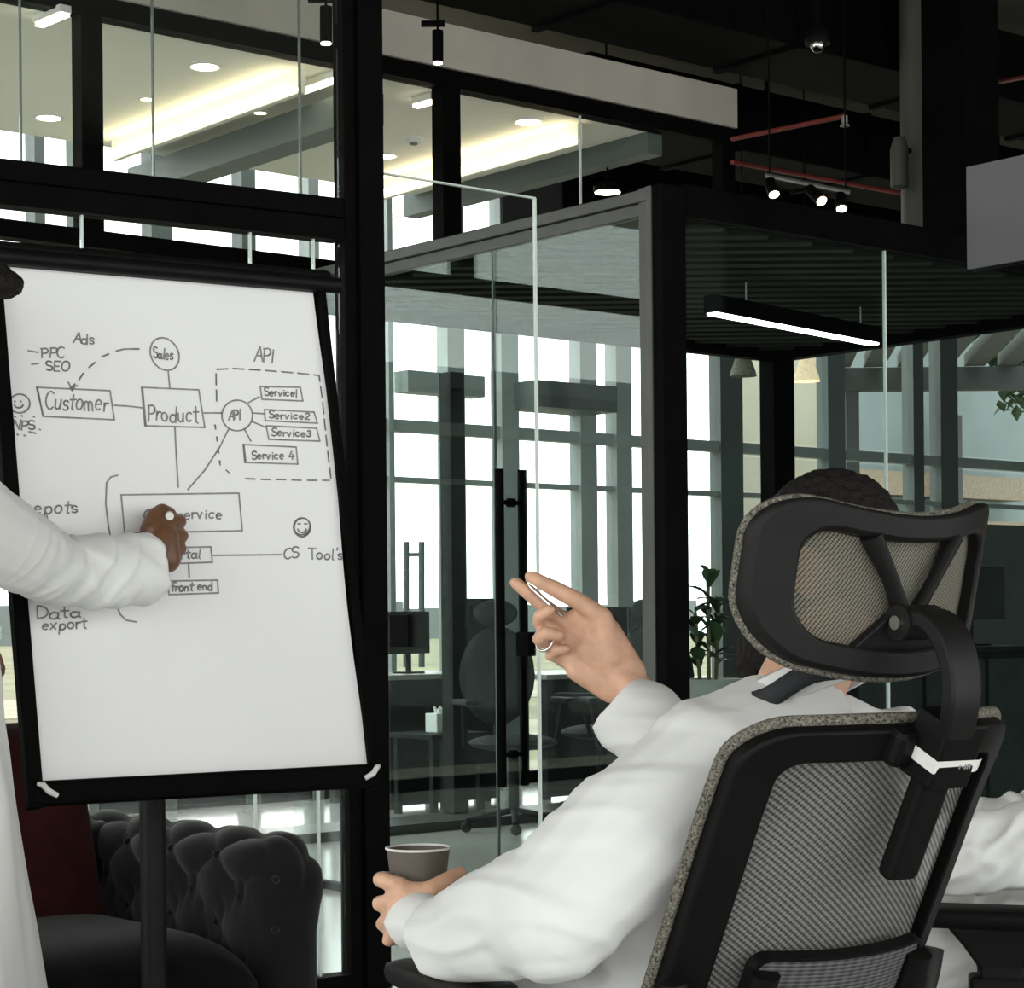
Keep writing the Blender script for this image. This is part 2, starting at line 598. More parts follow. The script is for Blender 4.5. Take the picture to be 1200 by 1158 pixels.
MB().abox(a_of(930, BFAR), AMAX, BFAR - 0.12, BFAR + 0.12, 3.95, ZC).build('lintel', 'dark_wall', fw)
MB().abox(a_of(598, BFAR), a_of(692, BFAR), BFAR - 0.3, BFAR + 0.05, 2.56, 2.74).build('blind_box', 'mid_frame', fw)
MB().abox(a_of(470, BFAR), a_of(560, BFAR), BFAR - 0.1, BFAR + 0.05, 2.62, 2.76).build('blind_box', 'pale_frame', fw)
edges = [AMIN] + [a_of(p, BFAR) for p in (46, 98, 188, 290, 366, 455, 531, 594, 686, 727, 853, 976, 1072, 1108)] + [AMAX]
for i in range(len(edges) - 1):
    for z0, z1 in ((0.08, 2.03), (2.075, 2.34), (2.46, ZC)):
        MB().abox(edges[i] + 0.03, edges[i + 1] - 0.03, BFAR - 0.004, BFAR + 0.004, z0, z1).build('pane', 'glass_window', fw)
# far glass door handles
for px in (476, 494):
    MB().tube([P(px, 635, 13.0), P(px, 782, 13.0)], 0.02, 8).build('pull_handle', 'mid_frame', fw, True)
MB().tube([P(476, 650, 13.0), P(494, 650, 13.0)], 0.012, 8).build('pull_handle', 'mid_frame', fw, True)

# ---- outside
struct('ground', MB().abox(-60, 120, BFAR + 0.2, 140, -0.5, -0.35), 'grass')
for b0, b1 in ((8, 11), (14, 17.5), (24, 31)):
    MB().abox(-40, 80, b0, b1, -0.36, -0.33).build('sand_path', 'sand', bpy.data.objects['ground'])
hb = MB()
for k in range(40):
    a0 = -60 + k * 4.5
    h = 2.2 + 1.4 * noise.noise(Vector((k * 0.37, 0, 0)))
    hb.abox(a0, a0 + 4.5, 120, 124, -0.4, h)
struct('hills', hb, 'hills')

# ---- near-left partition: black frame, glass above and below the transom
PA0 = P(424, 725, 6.3); PA0.z = 0
PAD = Vector((0.839, 0.545, 0))
PAN = Vector((-0.545, 0.839, 0))
PAM = Matrix.Rotation(math.atan2(PAD.y, PAD.x), 4, 'Z')


def s_of(px):
    k = (px - CX) / FPX
    return (k * PA0.y - PA0.x) / (PAD.x - k * PAD.y)


def pabox(mb, s0, s1, z0, z1, t=0.06, off=0.0):
    c = PA0 + PAD * (s0 + s1) / 2 + PAN * off
    return mb.box((c.x, c.y, (z0 + z1) / 2), (s1 - s0, t, z1 - z0), PAM)


w1 = struct('window_1'); w1['label'] = 'black framed glass partition behind the flip chart'
sm0, smm, sm1 = s_of(402), s_of(417), s_of(445)
pabox(MB(), sm0, smm - 0.002, 0, ZC, 0.07).build('mullion', 'black_metal', w1, bevel=0.004)
pabox(MB(), smm, sm1, 0, ZC, 0.09, -0.01).build('mullion', 'black_metal', w1, bevel=0.004)
pabox(MB(), -2.6, sm0, 2.287, 2.352, 0.08).build('transom', 'black_metal', w1, bevel=0.004)
pabox(MB(), -2.6, sm0, 2.356, 2.415, 0.07).build('transom', 'black_metal', w1, bevel=0.004)
pabox(MB(), -2.6, sm0, 0, 0.05, 0.07).build('sill', 'black_metal', w1)
pabox(MB(), -2.6, sm0, 3.35, ZC, 0.1).build('header', 'black_metal', w1)
js = [-2.6, s_of(30), s_of(185), s_of(357), sm0]
for i in range(4):
    pabox(MB(), js[i] + 0.003, js[i + 1] - 0.003, 2.415, 3.35, 0.01).build('pane', 'glass', w1)
    if i: pabox(MB(), js[i] - 0.002, js[i] + 0.002, 2.415, 3.35, 0.012).build('glass_joint', 'mid_frame', w1)
js = [-2.6, s_of(100), s_of(297), s_of(371), sm0]
for i in range(4):
    pabox(MB(), js[i] + 0.003, js[i + 1] - 0.003, 0.05, 2.287, 0.01).build('pane', 'glass', w1)
    if i: pabox(MB(), js[i] - 0.003, js[i] + 0.003, 0.05, 2.287, 0.012).build('glass_joint', 'glass_edge', w1)

# ---- frameless glass screen beside the black mullion
w2 = struct('window_2'); w2['label'] = 'frameless clear glass screen beside the black mullion'
g0 = P(447, 725, 6.34); g0.z = 0
k = (631 - CX) / FPX
gl = (k * g0.y - g0.x) / (F2[0] - k * F2[1])
gc = g0 + F3 * gl / 2
MB().box((gc.x, gc.y, 1.26), (gl, 0.012, 2.50), ROT_AB).build('pane', 'glass_clear', w2)
ge = g0 + F3 * gl
MB().box((ge.x, ge.y, 1.26), (0.006, 0.013, 2.51), ROT_AB).build('glass_edge', 'glass_edge', w2)
MB().box((gc.x, gc.y, 2.515), (gl, 0.013, 0.005), ROT_AB).build('glass_edge', 'glass_edge', w2)
MB().box((gc.x, gc.y, 0.005), (gl, 0.03, 0.02), ROT_AB).build('sill', 'black_metal', w2)

# ---- meeting room: grey framed door face (a = 0)
BB = 2.3
AE = a_of(913, BB)
d1 = struct('door_1'); d1['label'] = 'grey framed glass door with long black pull handles'
bp1 = b_of(757, 0.0)
MB().abox(-0.025, 0.03, 0.022, bp1 * 0.52, 0, 2.62).build('post', 'grey_frame', d1, bevel=0.003)
MB().abox(-0.018, 0.03, bp1 * 0.54, bp1, 0, 2.62).build('post', 'grey_frame', d1, bevel=0.003)
ap1 = a_of(801, 0.0)
MB().abox(-0.02, ap1, -0.03, 0.02, 0, 2.62).build('post', 'black_metal', d1, bevel=0.003)
MB().abox(-0.025, 0.03, 0.03, BB, 2.572, 2.612).build('header', 'grey_frame', d1, bevel=0.003)
MB().abox(-0.012, 0.03, 0.03, BB, 2.525, 2.568).build('header', 'grey_frame', d1, bevel=0.003)
MB().abox(-0.02, 0.03, 0.03, BB, 0, 0.03).build('threshold', 'black_metal', d1)
bj = b_of(582, 0.0)
lf = MB().abox(-0.005, 0.005, bp1 + 0.005, bj - 0.004, 0.03, 2.525).build('door_leaf', 'glass_door', d1)
MB().abox(-0.005, 0.005, bj + 0.004, BB, 0.03, 2.525).build('pane', 'glass_door', d1)
MB().abox(-0.006, 0.006, bj - 0.004, bj + 0.004, 0.03, 2.525).build('glass_joint', 'mid_frame', d1)
bh = b_of(600, 0.0)
for sgn in (-1, 1):
    MB().tube([AB(0.056 * sgn, bh, 0.50), AB(0.056 * sgn, bh, 1.69)], 0.018, 14).build('pull_handle', 'black_metal', d1, True)
for z in (1.565, 0.62):
    MB().tube([AB(-0.056, bh, z), AB(0.056, bh, z)], 0.009, 10).build('handle_fixing', 'black_metal', d1, True)
    MB().tube([AB(-0.014, bh, z), AB(0.014, bh, z)], 0.017, 12).build('handle_rosette', 'black_metal', d1, True)
MB().abox(-0.02, 0.02, bh - 0.115, bh - 0.045, 0.99, 1.08).build('lock_case', 'black_metal', d1, bevel=0.003)
MB().abox(-0.02, -0.006, b_of(483, 0), b_of(461, 0), 1.02, 1.15).build('lock_case', 'black_metal', d1, bevel=0.003)

# ---- meeting room: side wall of glass (b = 0)
w3 = struct('window_3'); w3['label'] = 'long glass side wall of the meeting room'
MB().abox(ap1, AE + 0.04, -0.03, 0.03, 2.52, 2.63).build('header', 'black_metal', w3)
MB().abox(ap1, AE + 0.04, -0.03, 0.03, 0, 0.06).build('sill', 'black_metal', w3)
js = [ap1, a_of(1040, 0), 2.2, AE]
for i in range(3):
    MB().abox(js[i] + 0.004, js[i + 1] - 0.004, -0.005, 0.005, 0.06, 2.52).build('pane', 'glass_teal', w3)
    if i: MB().abox(js[i] - 0.004, js[i] + 0.004, -0.006, 0.006, 0.06, 2.52).build('glass_joint', 'glass_edge', w3)
# back wall posts of the meeting room, glazed
w6 = struct('window_6'); w6['label'] = 'rear glazing of the meeting room with a black post'
MB().abox(a_of(901, BB), a_of(925, BB), BB - 0.05, BB + 0.05, 0, 2.5).build('post', 'black_metal', w6)
MB().abox(0, AE, BB - 0.03, BB + 0.03, 2.47, 2.62).build('header', 'black_metal', w6)
MB().abox(AE - 0.04, AE + 0.04, 0.03, BB, 2.47, 2.62).build('header', 'black_metal', w6)
# slatted ceiling of the meeting room
cs = struct('ceiling_slatted'); cs['label'] = 'dark slatted ceiling of the meeting room'
MB().abox(0.03, AE, 0.03, BB, 2.60, 2.63).build('deck', 'black_metal', cs)
y = OY + 0.12
while True:
    # world-x span of the meeting room at this depth
    xs = []
    for i in range(0, 1601):
        a = 0.05 + (AE - 0.1) * i / 1600
        b = (y - OY - a * F2[1]) / L2[1]
        if 0.05 < b < BB - 0.05: xs.append(OX + a * F2[0] + b * L2[0])
    if not xs:
        if y > 15: break
    elif max(xs) - min(xs) > 0.1:
        MB().box(((min(xs) + max(xs)) / 2, y, 2.555), (max(xs) - min(xs), 0.075, 0.085)).build('slat', 'slat', cs)
    y += 0.15
    if y > 13.5: break

# ---- clerestory above the meeting room (b = BB)
w4 = struct('window_4'); w4['label'] = 'black framed clerestory glazing above the meeting room'
ar = a_of(860, BB)
ZT = 3.56
MB().abox(-4, ar, BB - 0.04, BB + 0.04, ZT, 3.64).build('header', 'black_metal', w4)
MB().abox(-4, ar, BB - 0.04, BB + 0.04, 2.63, 2.70).build('sill', 'black_metal', w4)
for p0, p1 in ((96, 121), (518, 539), (846, 860)):
    MB().abox(a_of(p0, BB), a_of(p1, BB), BB - 0.04, BB + 0.04, 2.70, ZT).build('mullion', 'black_metal', w4)
cj = [-4, a_of(108, BB), a_of(300, BB), a_of(528, BB), a_of(685, BB), a_of(850, BB)]
for i in range(5):
    MB().abox(cj[i] + 0.004, cj[i + 1] - 0.004, BB - 0.005, BB + 0.005, 2.70, ZT).build('pane', 'glass_clear', w4)
for i in (4,):
    MB().abox(cj[i] - 0.004, cj[i] + 0.004, BB - 0.006, BB + 0.006, 2.70, ZT).build('glass_joint', 'glass_edge', w4)
struct('wall_clerestory', MB().abox(-4, ar, BB - 0.06, BB + 0.06, 3.64, 3.84), 'plaster')
wc = struct('ceiling_white', MB().abox(-4, 2.2, BB + 0.06, 4.3, ZT + 0.01, ZT + 0.12), 'white_ceiling')
struct('trim_1', MB().abox(0.40, 0.56, BB + 0.06, 4.4, 3.36, 3.5), 'mid_frame')
struct('trim_2', MB().abox(2.2, 2.3, BB + 0.06, 4.4, 3.46, ZT + 0.12), 'mid_frame')
for a0 in (-1.55, 0.08, 1.72):
    MB().abox(a0, a0 + 0.09, BB + 0.15, 4.15, ZT - 0.085, ZT - 0.075).build('cove_strip', 'cove_glow', wc)
    MB().abox(a0 + 0.09, a0 + 0.12, BB + 0.15, 4.15, ZT - 0.095, ZT + 0.012).build('cove_lip', 'white_ceiling', wc)


def downlight(pos, r, lab, warm='lamp_soft'):
    t = thing('downlight', pos, 0, lab, 'ceiling light', 'recessed downlights')
    MB().lathe([(r * 1.2, 0.004), (r * 1.25, -0.006), (r, -0.008), (r, 0.004)], pos, 24, cap=False).build('trim_ring', 'white_plastic', t, True)
    MB().lathe([(r, -0.001), (r, -0.004)], pos, 24).build('lens', warm, t)


def on_z(px, py, z):
    p = P(px, py, 1.0)
    return P(px, py, (z - CAMH) / (p.z - CAMH))


for px, py, r, lab in ((240, 77, 0.062, 'round recessed downlight in the white ceiling, larger, above the flip chart'),
                       (57, 137, 0.06, 'round recessed downlight in the white ceiling near the outer black post'),
                       (172, 115, 0.03, 'small round recessed spot between two cove strips'),
                       (305, 131, 0.03, 'small round recessed spot beside the grey ceiling beam'),
                       (619, 142, 0.065, 'round recessed downlight behind the wide clerestory pane'),
                       (452, 182, 0.055, 'round recessed downlight behind the narrow clerestory pane')):
    downlight(on_z(px, py, ZT + 0.01), r, lab)
for q0, q1, lab in (((46, 30), (77, 17), 'short lit strip light on the white ceiling by the outer black post'),
                    ((354, 108), (402, 91), 'short lit strip light on the white ceiling beside the grey beam'),
                    ((487, 125), (509, 119), 'short lit strip light behind the narrow clerestory pane')):
    e0, e1 = on_z(*q0, ZT - 0.03), on_z(*q1, ZT - 0.03)
    t = thing('strip_light', (e0 + e1) / 2, 0, lab, 'ceiling light', 'strip lights on the white ceiling')
    em = Matrix.Rotation(math.atan2(e1.y - e0.y, e1.x - e0.x), 4, 'Z')
    MB().box((e0 + e1) / 2, ((e1 - e0).length, 0.035, 0.012), em).build('light_strip', 'lamp_soft', t)
    MB().box((e0 + e1) / 2 + Vector((0, 0, 0.023)), ((e1 - e0).length, 0.05, 0.03), em).build('housing', 'white_plastic', t)
pd = P(712, 225, 10.6)
t = thing('ceiling_lamp', pd, 0, 'warm round lamp hanging below the dark ceiling behind the clerestory', 'ceiling light')
MB().lathe([(0.07, 0.0), (0.075, 0.03), (0.02, 0.06)], pd, 20).build('shade', 'black_metal', t, True)
MB().lathe([(0.066, -0.004), (0.066, 0.0)], pd, 20).build('lens', 'lamp_soft', t)
MB().tube([pd + Vector((0, 0, 0.05)), Vector((pd.x, pd.y, ZC))], 0.006, 6).build('rod', 'black_metal', t)
sd = on_z(485, 161, ZT + 0.01)
t = thing('smoke_detector', sd, 0, 'small round white smoke detector on the white ceiling', 'smoke detector')
MB().lathe([(0.05, 0.0), (0.05, -0.012), (0.034, -0.03)], sd, 20).build('housing', 'white_plastic', t, True)
MB().lathe([(0.02, -0.03), (0.018, -0.038)], sd, 16).build('sensor', 'screen_grey', t, True)

# ================================================================== CEILING THINGS
def duct(a0, a1, b0, b1, z0, z1, lab, m='black_metal'):
    c = AB((a0 + a1) / 2, (b0 + b1) / 2, z0)
    t = thing('air_duct', c, 0, lab, 'air duct', 'black ceiling ducts')
    MB().abox(a0, a1, b0, b1, z0, z1).build('duct_body', m, t, bevel=0.01)
    n = max(2, int((a1 - a0) / 1.1))
    for i in range(1, n):
        a = a0 + (a1 - a0) * i / n
        MB().abox(a - 0.02, a + 0.02, b0 - 0.015, b1 + 0.015, z0 - 0.015, z1).build('flange', m, t)
    for i in range(2):
        a = a0 + (a1 - a0) * (0.3 + 0.4 * i)
        MB().tube([AB(a, (b0 + b1) / 2, z1), AB(a, (b0 + b1) / 2, ZC)], 0.012, 6).build('hanger', m, t)


duct(-3.5, 6.0, 1.55, 2.1, 3.86, 4.22, 'long black air duct running along the top of the plaster band')
duct(2.4, 8.0, 3.0, 3.6, 3.78, 4.15, 'black air duct beyond the end of the plaster band')
duct(3.6, 9.5, 4.6, 5.2, 3.55, 3.95, 'black air duct nearest the far windows')


def pipe(name, pts, r, m, lab, cat, joints=()):
    t = thing(name, pts[0], 0, lab, cat)
    MB().tube(pts, r, 10).build('pipe_run', m, t, True)
    for j, rr in joints:
        MB().ell(j, (rr, rr, rr), None, 10, 6).build('elbow', m, t, True)
    return t


pa, pb = P(858, 163, 9.6), P(990, 136, 9.0)
t = pipe('sprinkler_pipe', [pa, pb], 0.011, 'red_pipe', 'short red sprinkler pipe ending at a sprinkler head', 'pipe')
MB().tube([pb, pb + Vector((0, 0, -0.03))], 0.014, 10).build('sprinkler_head', 'dull_steel', t, True)
MB().lathe([(0.004, -0.05), (0.022, -0.045), (0.022, -0.04), (0.006, -0.03)], pb, 12).build('deflector', 'dull_steel', t, True)
pc = Vector((pb.x, pb.y, ZC))
MB().tube([pb, pc], 0.005, 8).build('drop', 'black_metal', t, True)
pipe('sprinkler_pipe', [P(858, 190, 10.4), P(1062, 228, 12.0)], 0.011, 'red_pipe', 'long thin red sprinkler pipe passing behind the round grey column', 'pipe')
pipe('sprinkler_pipe', [P(1165, 97, 10.0), P(1215, 88, 9.6)], 0.011, 'red_pipe', 'short stretch of red pipe above the hanging grey screen', 'pipe')

# round grey column and the square black pillar beside it
cb = P(1078, 725, 10.2); cb.z = 2.63
t = thing('round_column', cb, 0, 'round grey concrete column reaching the dark ceiling', 'column')
MB().lathe([(0.073, 0), (0.073, ZC - 2.63)], cb, 24).build('shaft', 'pipe_grey', t, True)
MB().lathe([(0.085, 0.12), (0.085, 0.17)], cb, 24).build('collar', 'pipe_grey', t, True)
sp = P(1054, 190, 10.0)
t2 = thing('column_cylinder', sp, 0, 'grey cylinder fixed beside the round column', 'fixture')  # grey cylinder taken for a spotlight, built unlit
MB().lathe([(0.03, -0.13), (0.045, -0.12), (0.045, 0.06), (0.028, 0.12)], sp, 18).build('housing', 'pipe_grey', t2, True)
MB().tube([sp + Vector((0, 0, 0.05)), sp + Vector((0.06, 0.02, 0.06))], 0.012, 8).build('bracket', 'black_metal', t2)
kb = P(1131, 725, 9.7); kb.z = 0
struct('pillar', MB().box((kb.x, kb.y, (ZC + 2.63) / 2), (0.27, 0.24, ZC - 2.63), ROT_AB), 'black_metal')

# dome camera
dc = P(958, 48, 8.6)
t = thing('security_camera', dc, 0, 'black dome security camera on a ceiling pole', 'camera')
MB().tube([dc + Vector((0, 0, 0.02)), Vector((dc.x, dc.y, ZC))], 0.014, 10).build('pole', 'black_metal', t, True)
MB().lathe([(0.02, 0.06), (0.045, 0.04), (0.055, 0.0), (0.053, -0.015)], dc, 20).build('housing', 'black_plastic', t, True)
MB().ell(dc + Vector((0, 0, -0.015)), (0.033, 0.033, 0.035), None, 16, 10).build('dome', 'chrome', t, True)

# track light with three spots
ta, tb = P(897, 206, 8.8), P(996, 226, 8.8)
t = thing('track_light', ta, 0, 'hanging ceiling track with three lit warm spotlights', 'track light')
MB().tube([ta, tb], 0.012, 8).build('track_rail', 'dull_steel', t, True)
for q in (0.05, 0.95):
    p = ta.lerp(tb, q)
    MB().tube([p, Vector((p.x, p.y, ZC))], 0.004, 6).build('hanger', 'black_metal', t)
for q, dx, w in ((0.05, 0.012, 'lamp_soft'), (0.52, 0.04, 'lamp_warm'), (0.88, 0.0, 'lamp_soft')):
    p = ta.lerp(tb, q)
    tip = p + Vector((dx, -0.075 if dx > 0.03 else -0.045, -0.085))
    sp = MB().tube([p + Vector((0, 0, -0.02)), tip], [0.024, 0.027], 16).build('spotlight', 'black_metal', t, True)
    dv = (tip - p).normalized()
    MB().tube([tip + dv * 0.001, tip + dv * 0.004], 0.022, 16).build('lens', w, sp)

for px, y0, y1, d, lab in ((513, 36, 73, 8.7, 'black cylinder spotlight hanging before the plaster band'),
                           (382, 8, 50, 8.0, 'black cylinder spotlight seen through the upper partition glass')):
    p0, p1 = P(px, y0, d), P(px, y1, d)
    t = thing('cylinder_spotlight', p1, 0, lab, 'spotlight', 'cylinder spotlights')
    MB().tube([p0, p1], 0.024, 18).build('housing', 'black_metal', t, True)
    MB().tube([p1, p1 + Vector((0, 0, -0.006))], 0.02, 18).build('lens', 'lamp_soft', t)
    MB().tube([p0, Vector((p0.x, p0.y, 3.855 if px > 400 else ZC))], 0.006, 6).build('rod', 'black_metal', t)
    MB().box(p0 + Vector((-0.02, 0, 0.03)), (0.1, 0.03, 0.02)).build('canopy', 'black_metal', t)

# hanging grey screen, upper right
h0, h1 = P(1133, 195, 7.2), P(1136, 318, 7.2)
hw = 0.62
sc_c = Vector((h0.x, h0.y, 0)) - L3 * (hw / 2)
t = thing('hanging_screen', (sc_c.x, sc_c.y, h1.z), 0, 'plain grey flat screen hanging below the dark ceiling', 'screen')
MB().box((sc_c.x, sc_c.y, (h0.z + h1.z) / 2), (0.02, hw - 0.01, h0.z - h1.z - 0.01), ROT_AB).build('display', 'screen_grey', t)
bc = sc_c + F3 * 0.02
MB().box((bc.x, bc.y, (h0.z + h1.z) / 2), (0.03, hw, h0.z - h1.z), ROT_AB).build('bezel', 'black_plastic', t, bevel=0.004)
MB().tube([Vector((bc.x, bc.y, h0.z - 0.02)), Vector((bc.x, bc.y, ZC))], 0.02, 10).build('pole', 'black_metal', t, True)

# linear lamp in the meeting room
l0, l1 = P(832, 366, 8.25), P(1026, 384, 9.25)
l1.z = l0.z
t = thing('linear_lamp', (l0 + l1) / 2, 0, 'long black linear lamp with a lit white strip in the meeting room', 'pendant lamp')
ld = (l1 - l0).normalized()
lm = Matrix.Rotation(math.atan2(ld.y, ld.x), 4, 'Z')
lc = (l0 + l1) / 2
MB().box(lc + Vector((0, 0, 0.035)), ((l1 - l0).length, 0.06, 0.07), lm).build('housing', 'black_metal', t)
MB().box(lc + Vector((0, 0, -0.004)), ((l1 - l0).length - 0.03, 0.05, 0.008), lm).build('light_strip', 'lamp_white', t)
for q in (0.2, 0.9):
    p = l0.lerp(l1, q)
    MB().tube([p + Vector((0, 0, 0.06)), Vector((p.x, p.y, 2.508))], 0.003, 6).build('wire', 'dull_steel', t)

# pendant lamps beyond the meeting room
for px, py, d, m, lab, lit in ((945, 447, 11.2, 'wicker', 'lit pale cone pendant lamp by the cream pier', 1),
                               (871, 441, 11.2, 'wicker_grey', 'unlit grey cone pendant lamp by the far mullion', 0)):
    p = P(px, py, d)
    t = thing('pendant_lamp', p, 0, lab, 'pendant lamp')
    MB().lathe([(0.075, 0), (0.07, 0.02), (0.03, 0.14), (0.012, 0.17)], p, 20, cap=False).build('shade', m, t, True)
    MB().tube([p + Vector((0, 0, 0.16)), Vector((p.x, p.y, ZC))], 0.004, 6).build('cord', 'black_metal', t)
    MB().ell(p + Vector((0, 0, 0.05)), (0.025, 0.025, 0.03), None, 10, 8).build('bulb', 'lamp_warm' if lit else 'white_plastic', t, True)

# ================================================================== BEYOND THE GLASS
def pier(px0, px1, b, z1, m, lab, thick=0.25):
    c = AB((a_of(px0, b) + a_of(px1, b)) / 2, b, 0)
    t = MB().abox(a_of(px0, b), a_of(px1, b), b, b + thick, 0 if b < BFAR else -0.4, z1).build('pier', m)
    return tag(t, lab, 'pier')


tag(MB().abox(a_of(866, 7.2), a_of(902, 7.2), 7.2, 7.5, -0.4, 4.6).build('pier', 'cream_wall', bevel=0.01), 'narrow cream rendered pier outside by the grey pendant lamp', 'pier')
tag(MB().abox(a_of(922, 7.2), a_of(962, 7.2), 7.2, 7.5, -0.4, 4.6).build('pier', 'cream_wall', bevel=0.01), 'cream rendered pier outside behind the lit pendant lamp', 'pier')
bl = thing('outbuilding', AB(14, 12, -0.4), 0, 'pale blue-grey building with brown ledges outside the glass', 'building')
MB().abox(a_of(985, 12), a_of(1300, 12), 12, 14, -0.4, 4.9).build('wall', 'blue_wall', bl)
for z0, z1 in ((2.65, 2.95), (2.25, 2.36)):
    MB().abox(a_of(975, 12), a_of(1180, 12), 11.7, 12.0, z0, z1).build('ledge', 'wood_beam', bl)
MB().abox(a_of(1098, 11.7), a_of(1115, 11.7), 11.5, 11.7, -0.4, 3.7).build('downpipe', 'facade_dark', bl)
# unseen dark block, added so the door glass reflects bright sky only high up
wg = thing('reflection_blocker', AB(-12, 11, -0.4), 0, 'unseen dark building-shaped block added to darken the door glass reflections', 'building')
MB().abox(-26, -1.8, 11, 15, -0.4, 3.4).build('wall', 'facade_dark', wg)
MB().abox(-26.3, -1.5, 10.7, 15.3, 3.4, 3.6).build('roof', 'facade_dark', wg)
for i in range(8):
    MB().abox(-25 + i * 3, -23 + i * 3, 10.96, 11.02, 0.6, 2.4).build('window', 'office_dark', wg)
# pergola beams
pgc = P(1120, 725, 20.5); pgc.z = -0.4
pg = thing('pergola', pgc, 0, 'dark pergola of parallel beams outside the glass', 'pergola')
for i in range(7):
    x0 = P(960 + i * 42, 725, 20).x
    MB().box((x0 - 0.05, 20.0, 3.78), (0.21, 2.8, 0.12), Matrix.Rotation(-0.11, 4, 'Z')).build('rafter', 'facade_dark', pg)
MB().box((P(1085, 725, 21.5).x, 21.5, 3.60), (3.6, 0.16, 0.24)).build('beam', 'facade_dark', pg)
for px in (1000, 1108):
    q = P(px, 725, 21.5)
    MB().box((q.x, 21.5, 1.55), (0.14, 0.14, 3.9)).build('post', 'facade_dark', pg)


def leafy_tree(pos, h, r, lab, n=260, seed=1):
    rnd = random.Random(seed)
    t = thing('tree', pos, 0, lab, 'tree')
    MB().tube([pos, pos + Vector((0.1, 0, h * 0.5)), pos + Vector((0, 0.1, h * 0.8))], [0.12, 0.09, 0.04], 8).build('trunk', 'stem', t, True)
    mb = MB()
    for i in range(n):
        v = Vector((rnd.gauss(0, 1), rnd.gauss(0, 1), rnd.gauss(0, 1))).normalized() * r * rnd.uniform(0.3, 1)
        c = pos + Vector((0, 0, h)) + v
        M = Matrix.Rotation(rnd.uniform(0, 6.3), 3, 'Z') @ Matrix.Rotation(rnd.uniform(-1, 1), 3, 'X')
        q = [Vector((0, -0.16, 0)), Vector((0.07, 0, 0.02)), Vector((0, 0.16, 0)), Vector((-0.07, 0, 0.02))]
        mb.add([c + M @ x for x in q], [(0, 1, 2, 3)])
    o = mb.build('foliage', 'leaf', t); o['kind'] = 'stuff'


leafy_tree(AB(a_of(1212, 10.6), 10.6, -0.4), 4.75, 0.75, 'leafy tree beyond the pergola', 420)

# black column inside, and the dark low plinth
nb = P(532, 725, 11.4); nb.z = 0
struct('pillar', MB().box((nb.x, nb.y, 1.25), (0.1, 0.1, 2.5), ROT_AB), 'office_dark')
struct('trim_3', MB().abox(-3, 7, 3.55, 3.95, 0.0, 0.05), 'dark_floor')


def desk(px0, px1, b, z, lab, dep=0.7, panel=True):
    a0, a1 = a_of(px0, b), a_of(px1, b)
    t = thing('desk', AB((a0 + a1) / 2, b, 0), 0, lab, 'desk')
    MB().abox(a0, a1, b, b + dep, z - 0.03, z).build('desk_top', 'desk_top', t, bevel=0.004)
    MB().abox(a0 + 0.02, a1 - 0.02, b + 0.02, b + 0.05, 0.02, z - 0.03).build('front_panel', 'office_dark', t)
    for aa in (a0 + 0.03, a1 - 0.08):
        for bb in (b + 0.06, b + dep - 0.08):
            MB().abox(aa, aa + 0.05, bb, bb + 0.05, 0, z - 0.03).build('leg', 'office_dark', t)
    return t


desk(455, 585, 4.7, 0.80, 'dark desk behind the glass door by the black pillar')
desk(640, 780, 4.5, 0.78, 'dark desk with a black front standing by the grass view', 0.8)


def monitor(p, w, h, rz, lab):
    t = thing('monitor', p, 0, lab, 'monitor', 'desk monitors')
    M = Matrix.Rotation(rz, 4, 'Z')
    MB().box(p + Vector((0, 0, 0.12 + h / 2)), (w, 0.03, h), M).build('display', 'office_dark', t, bevel=0.004)
    MB().tube([p, p + Vector((0, 0, 0.15))], 0.018, 8).build('stand', 'office_dark', t, True)
    MB().lathe([(0.1, 0), (0.1, 0.01)], p, 16).build('base', 'office_dark', t, True)


def top(px, b, z):
    return AB(a_of(px, b), b, z)


monitor(top(478, 5.0, 0.80), 0.42, 0.26, FA + 0.3, 'dark monitor on the desk near the black mullion')
monitor(top(556, 5.0, 0.80), 0.30, 0.34, FA, 'tall dark monitor on the desk beside the black pillar')
monitor(top(700, 4.9, 0.78), 0.52, 0.30, FA, 'wide dark monitor on the desk by the grass view')
monitor(top(750, 4.9, 0.78), 0.42, 0.30, FA + 0.5, 'turned dark monitor on the desk by the grey post')


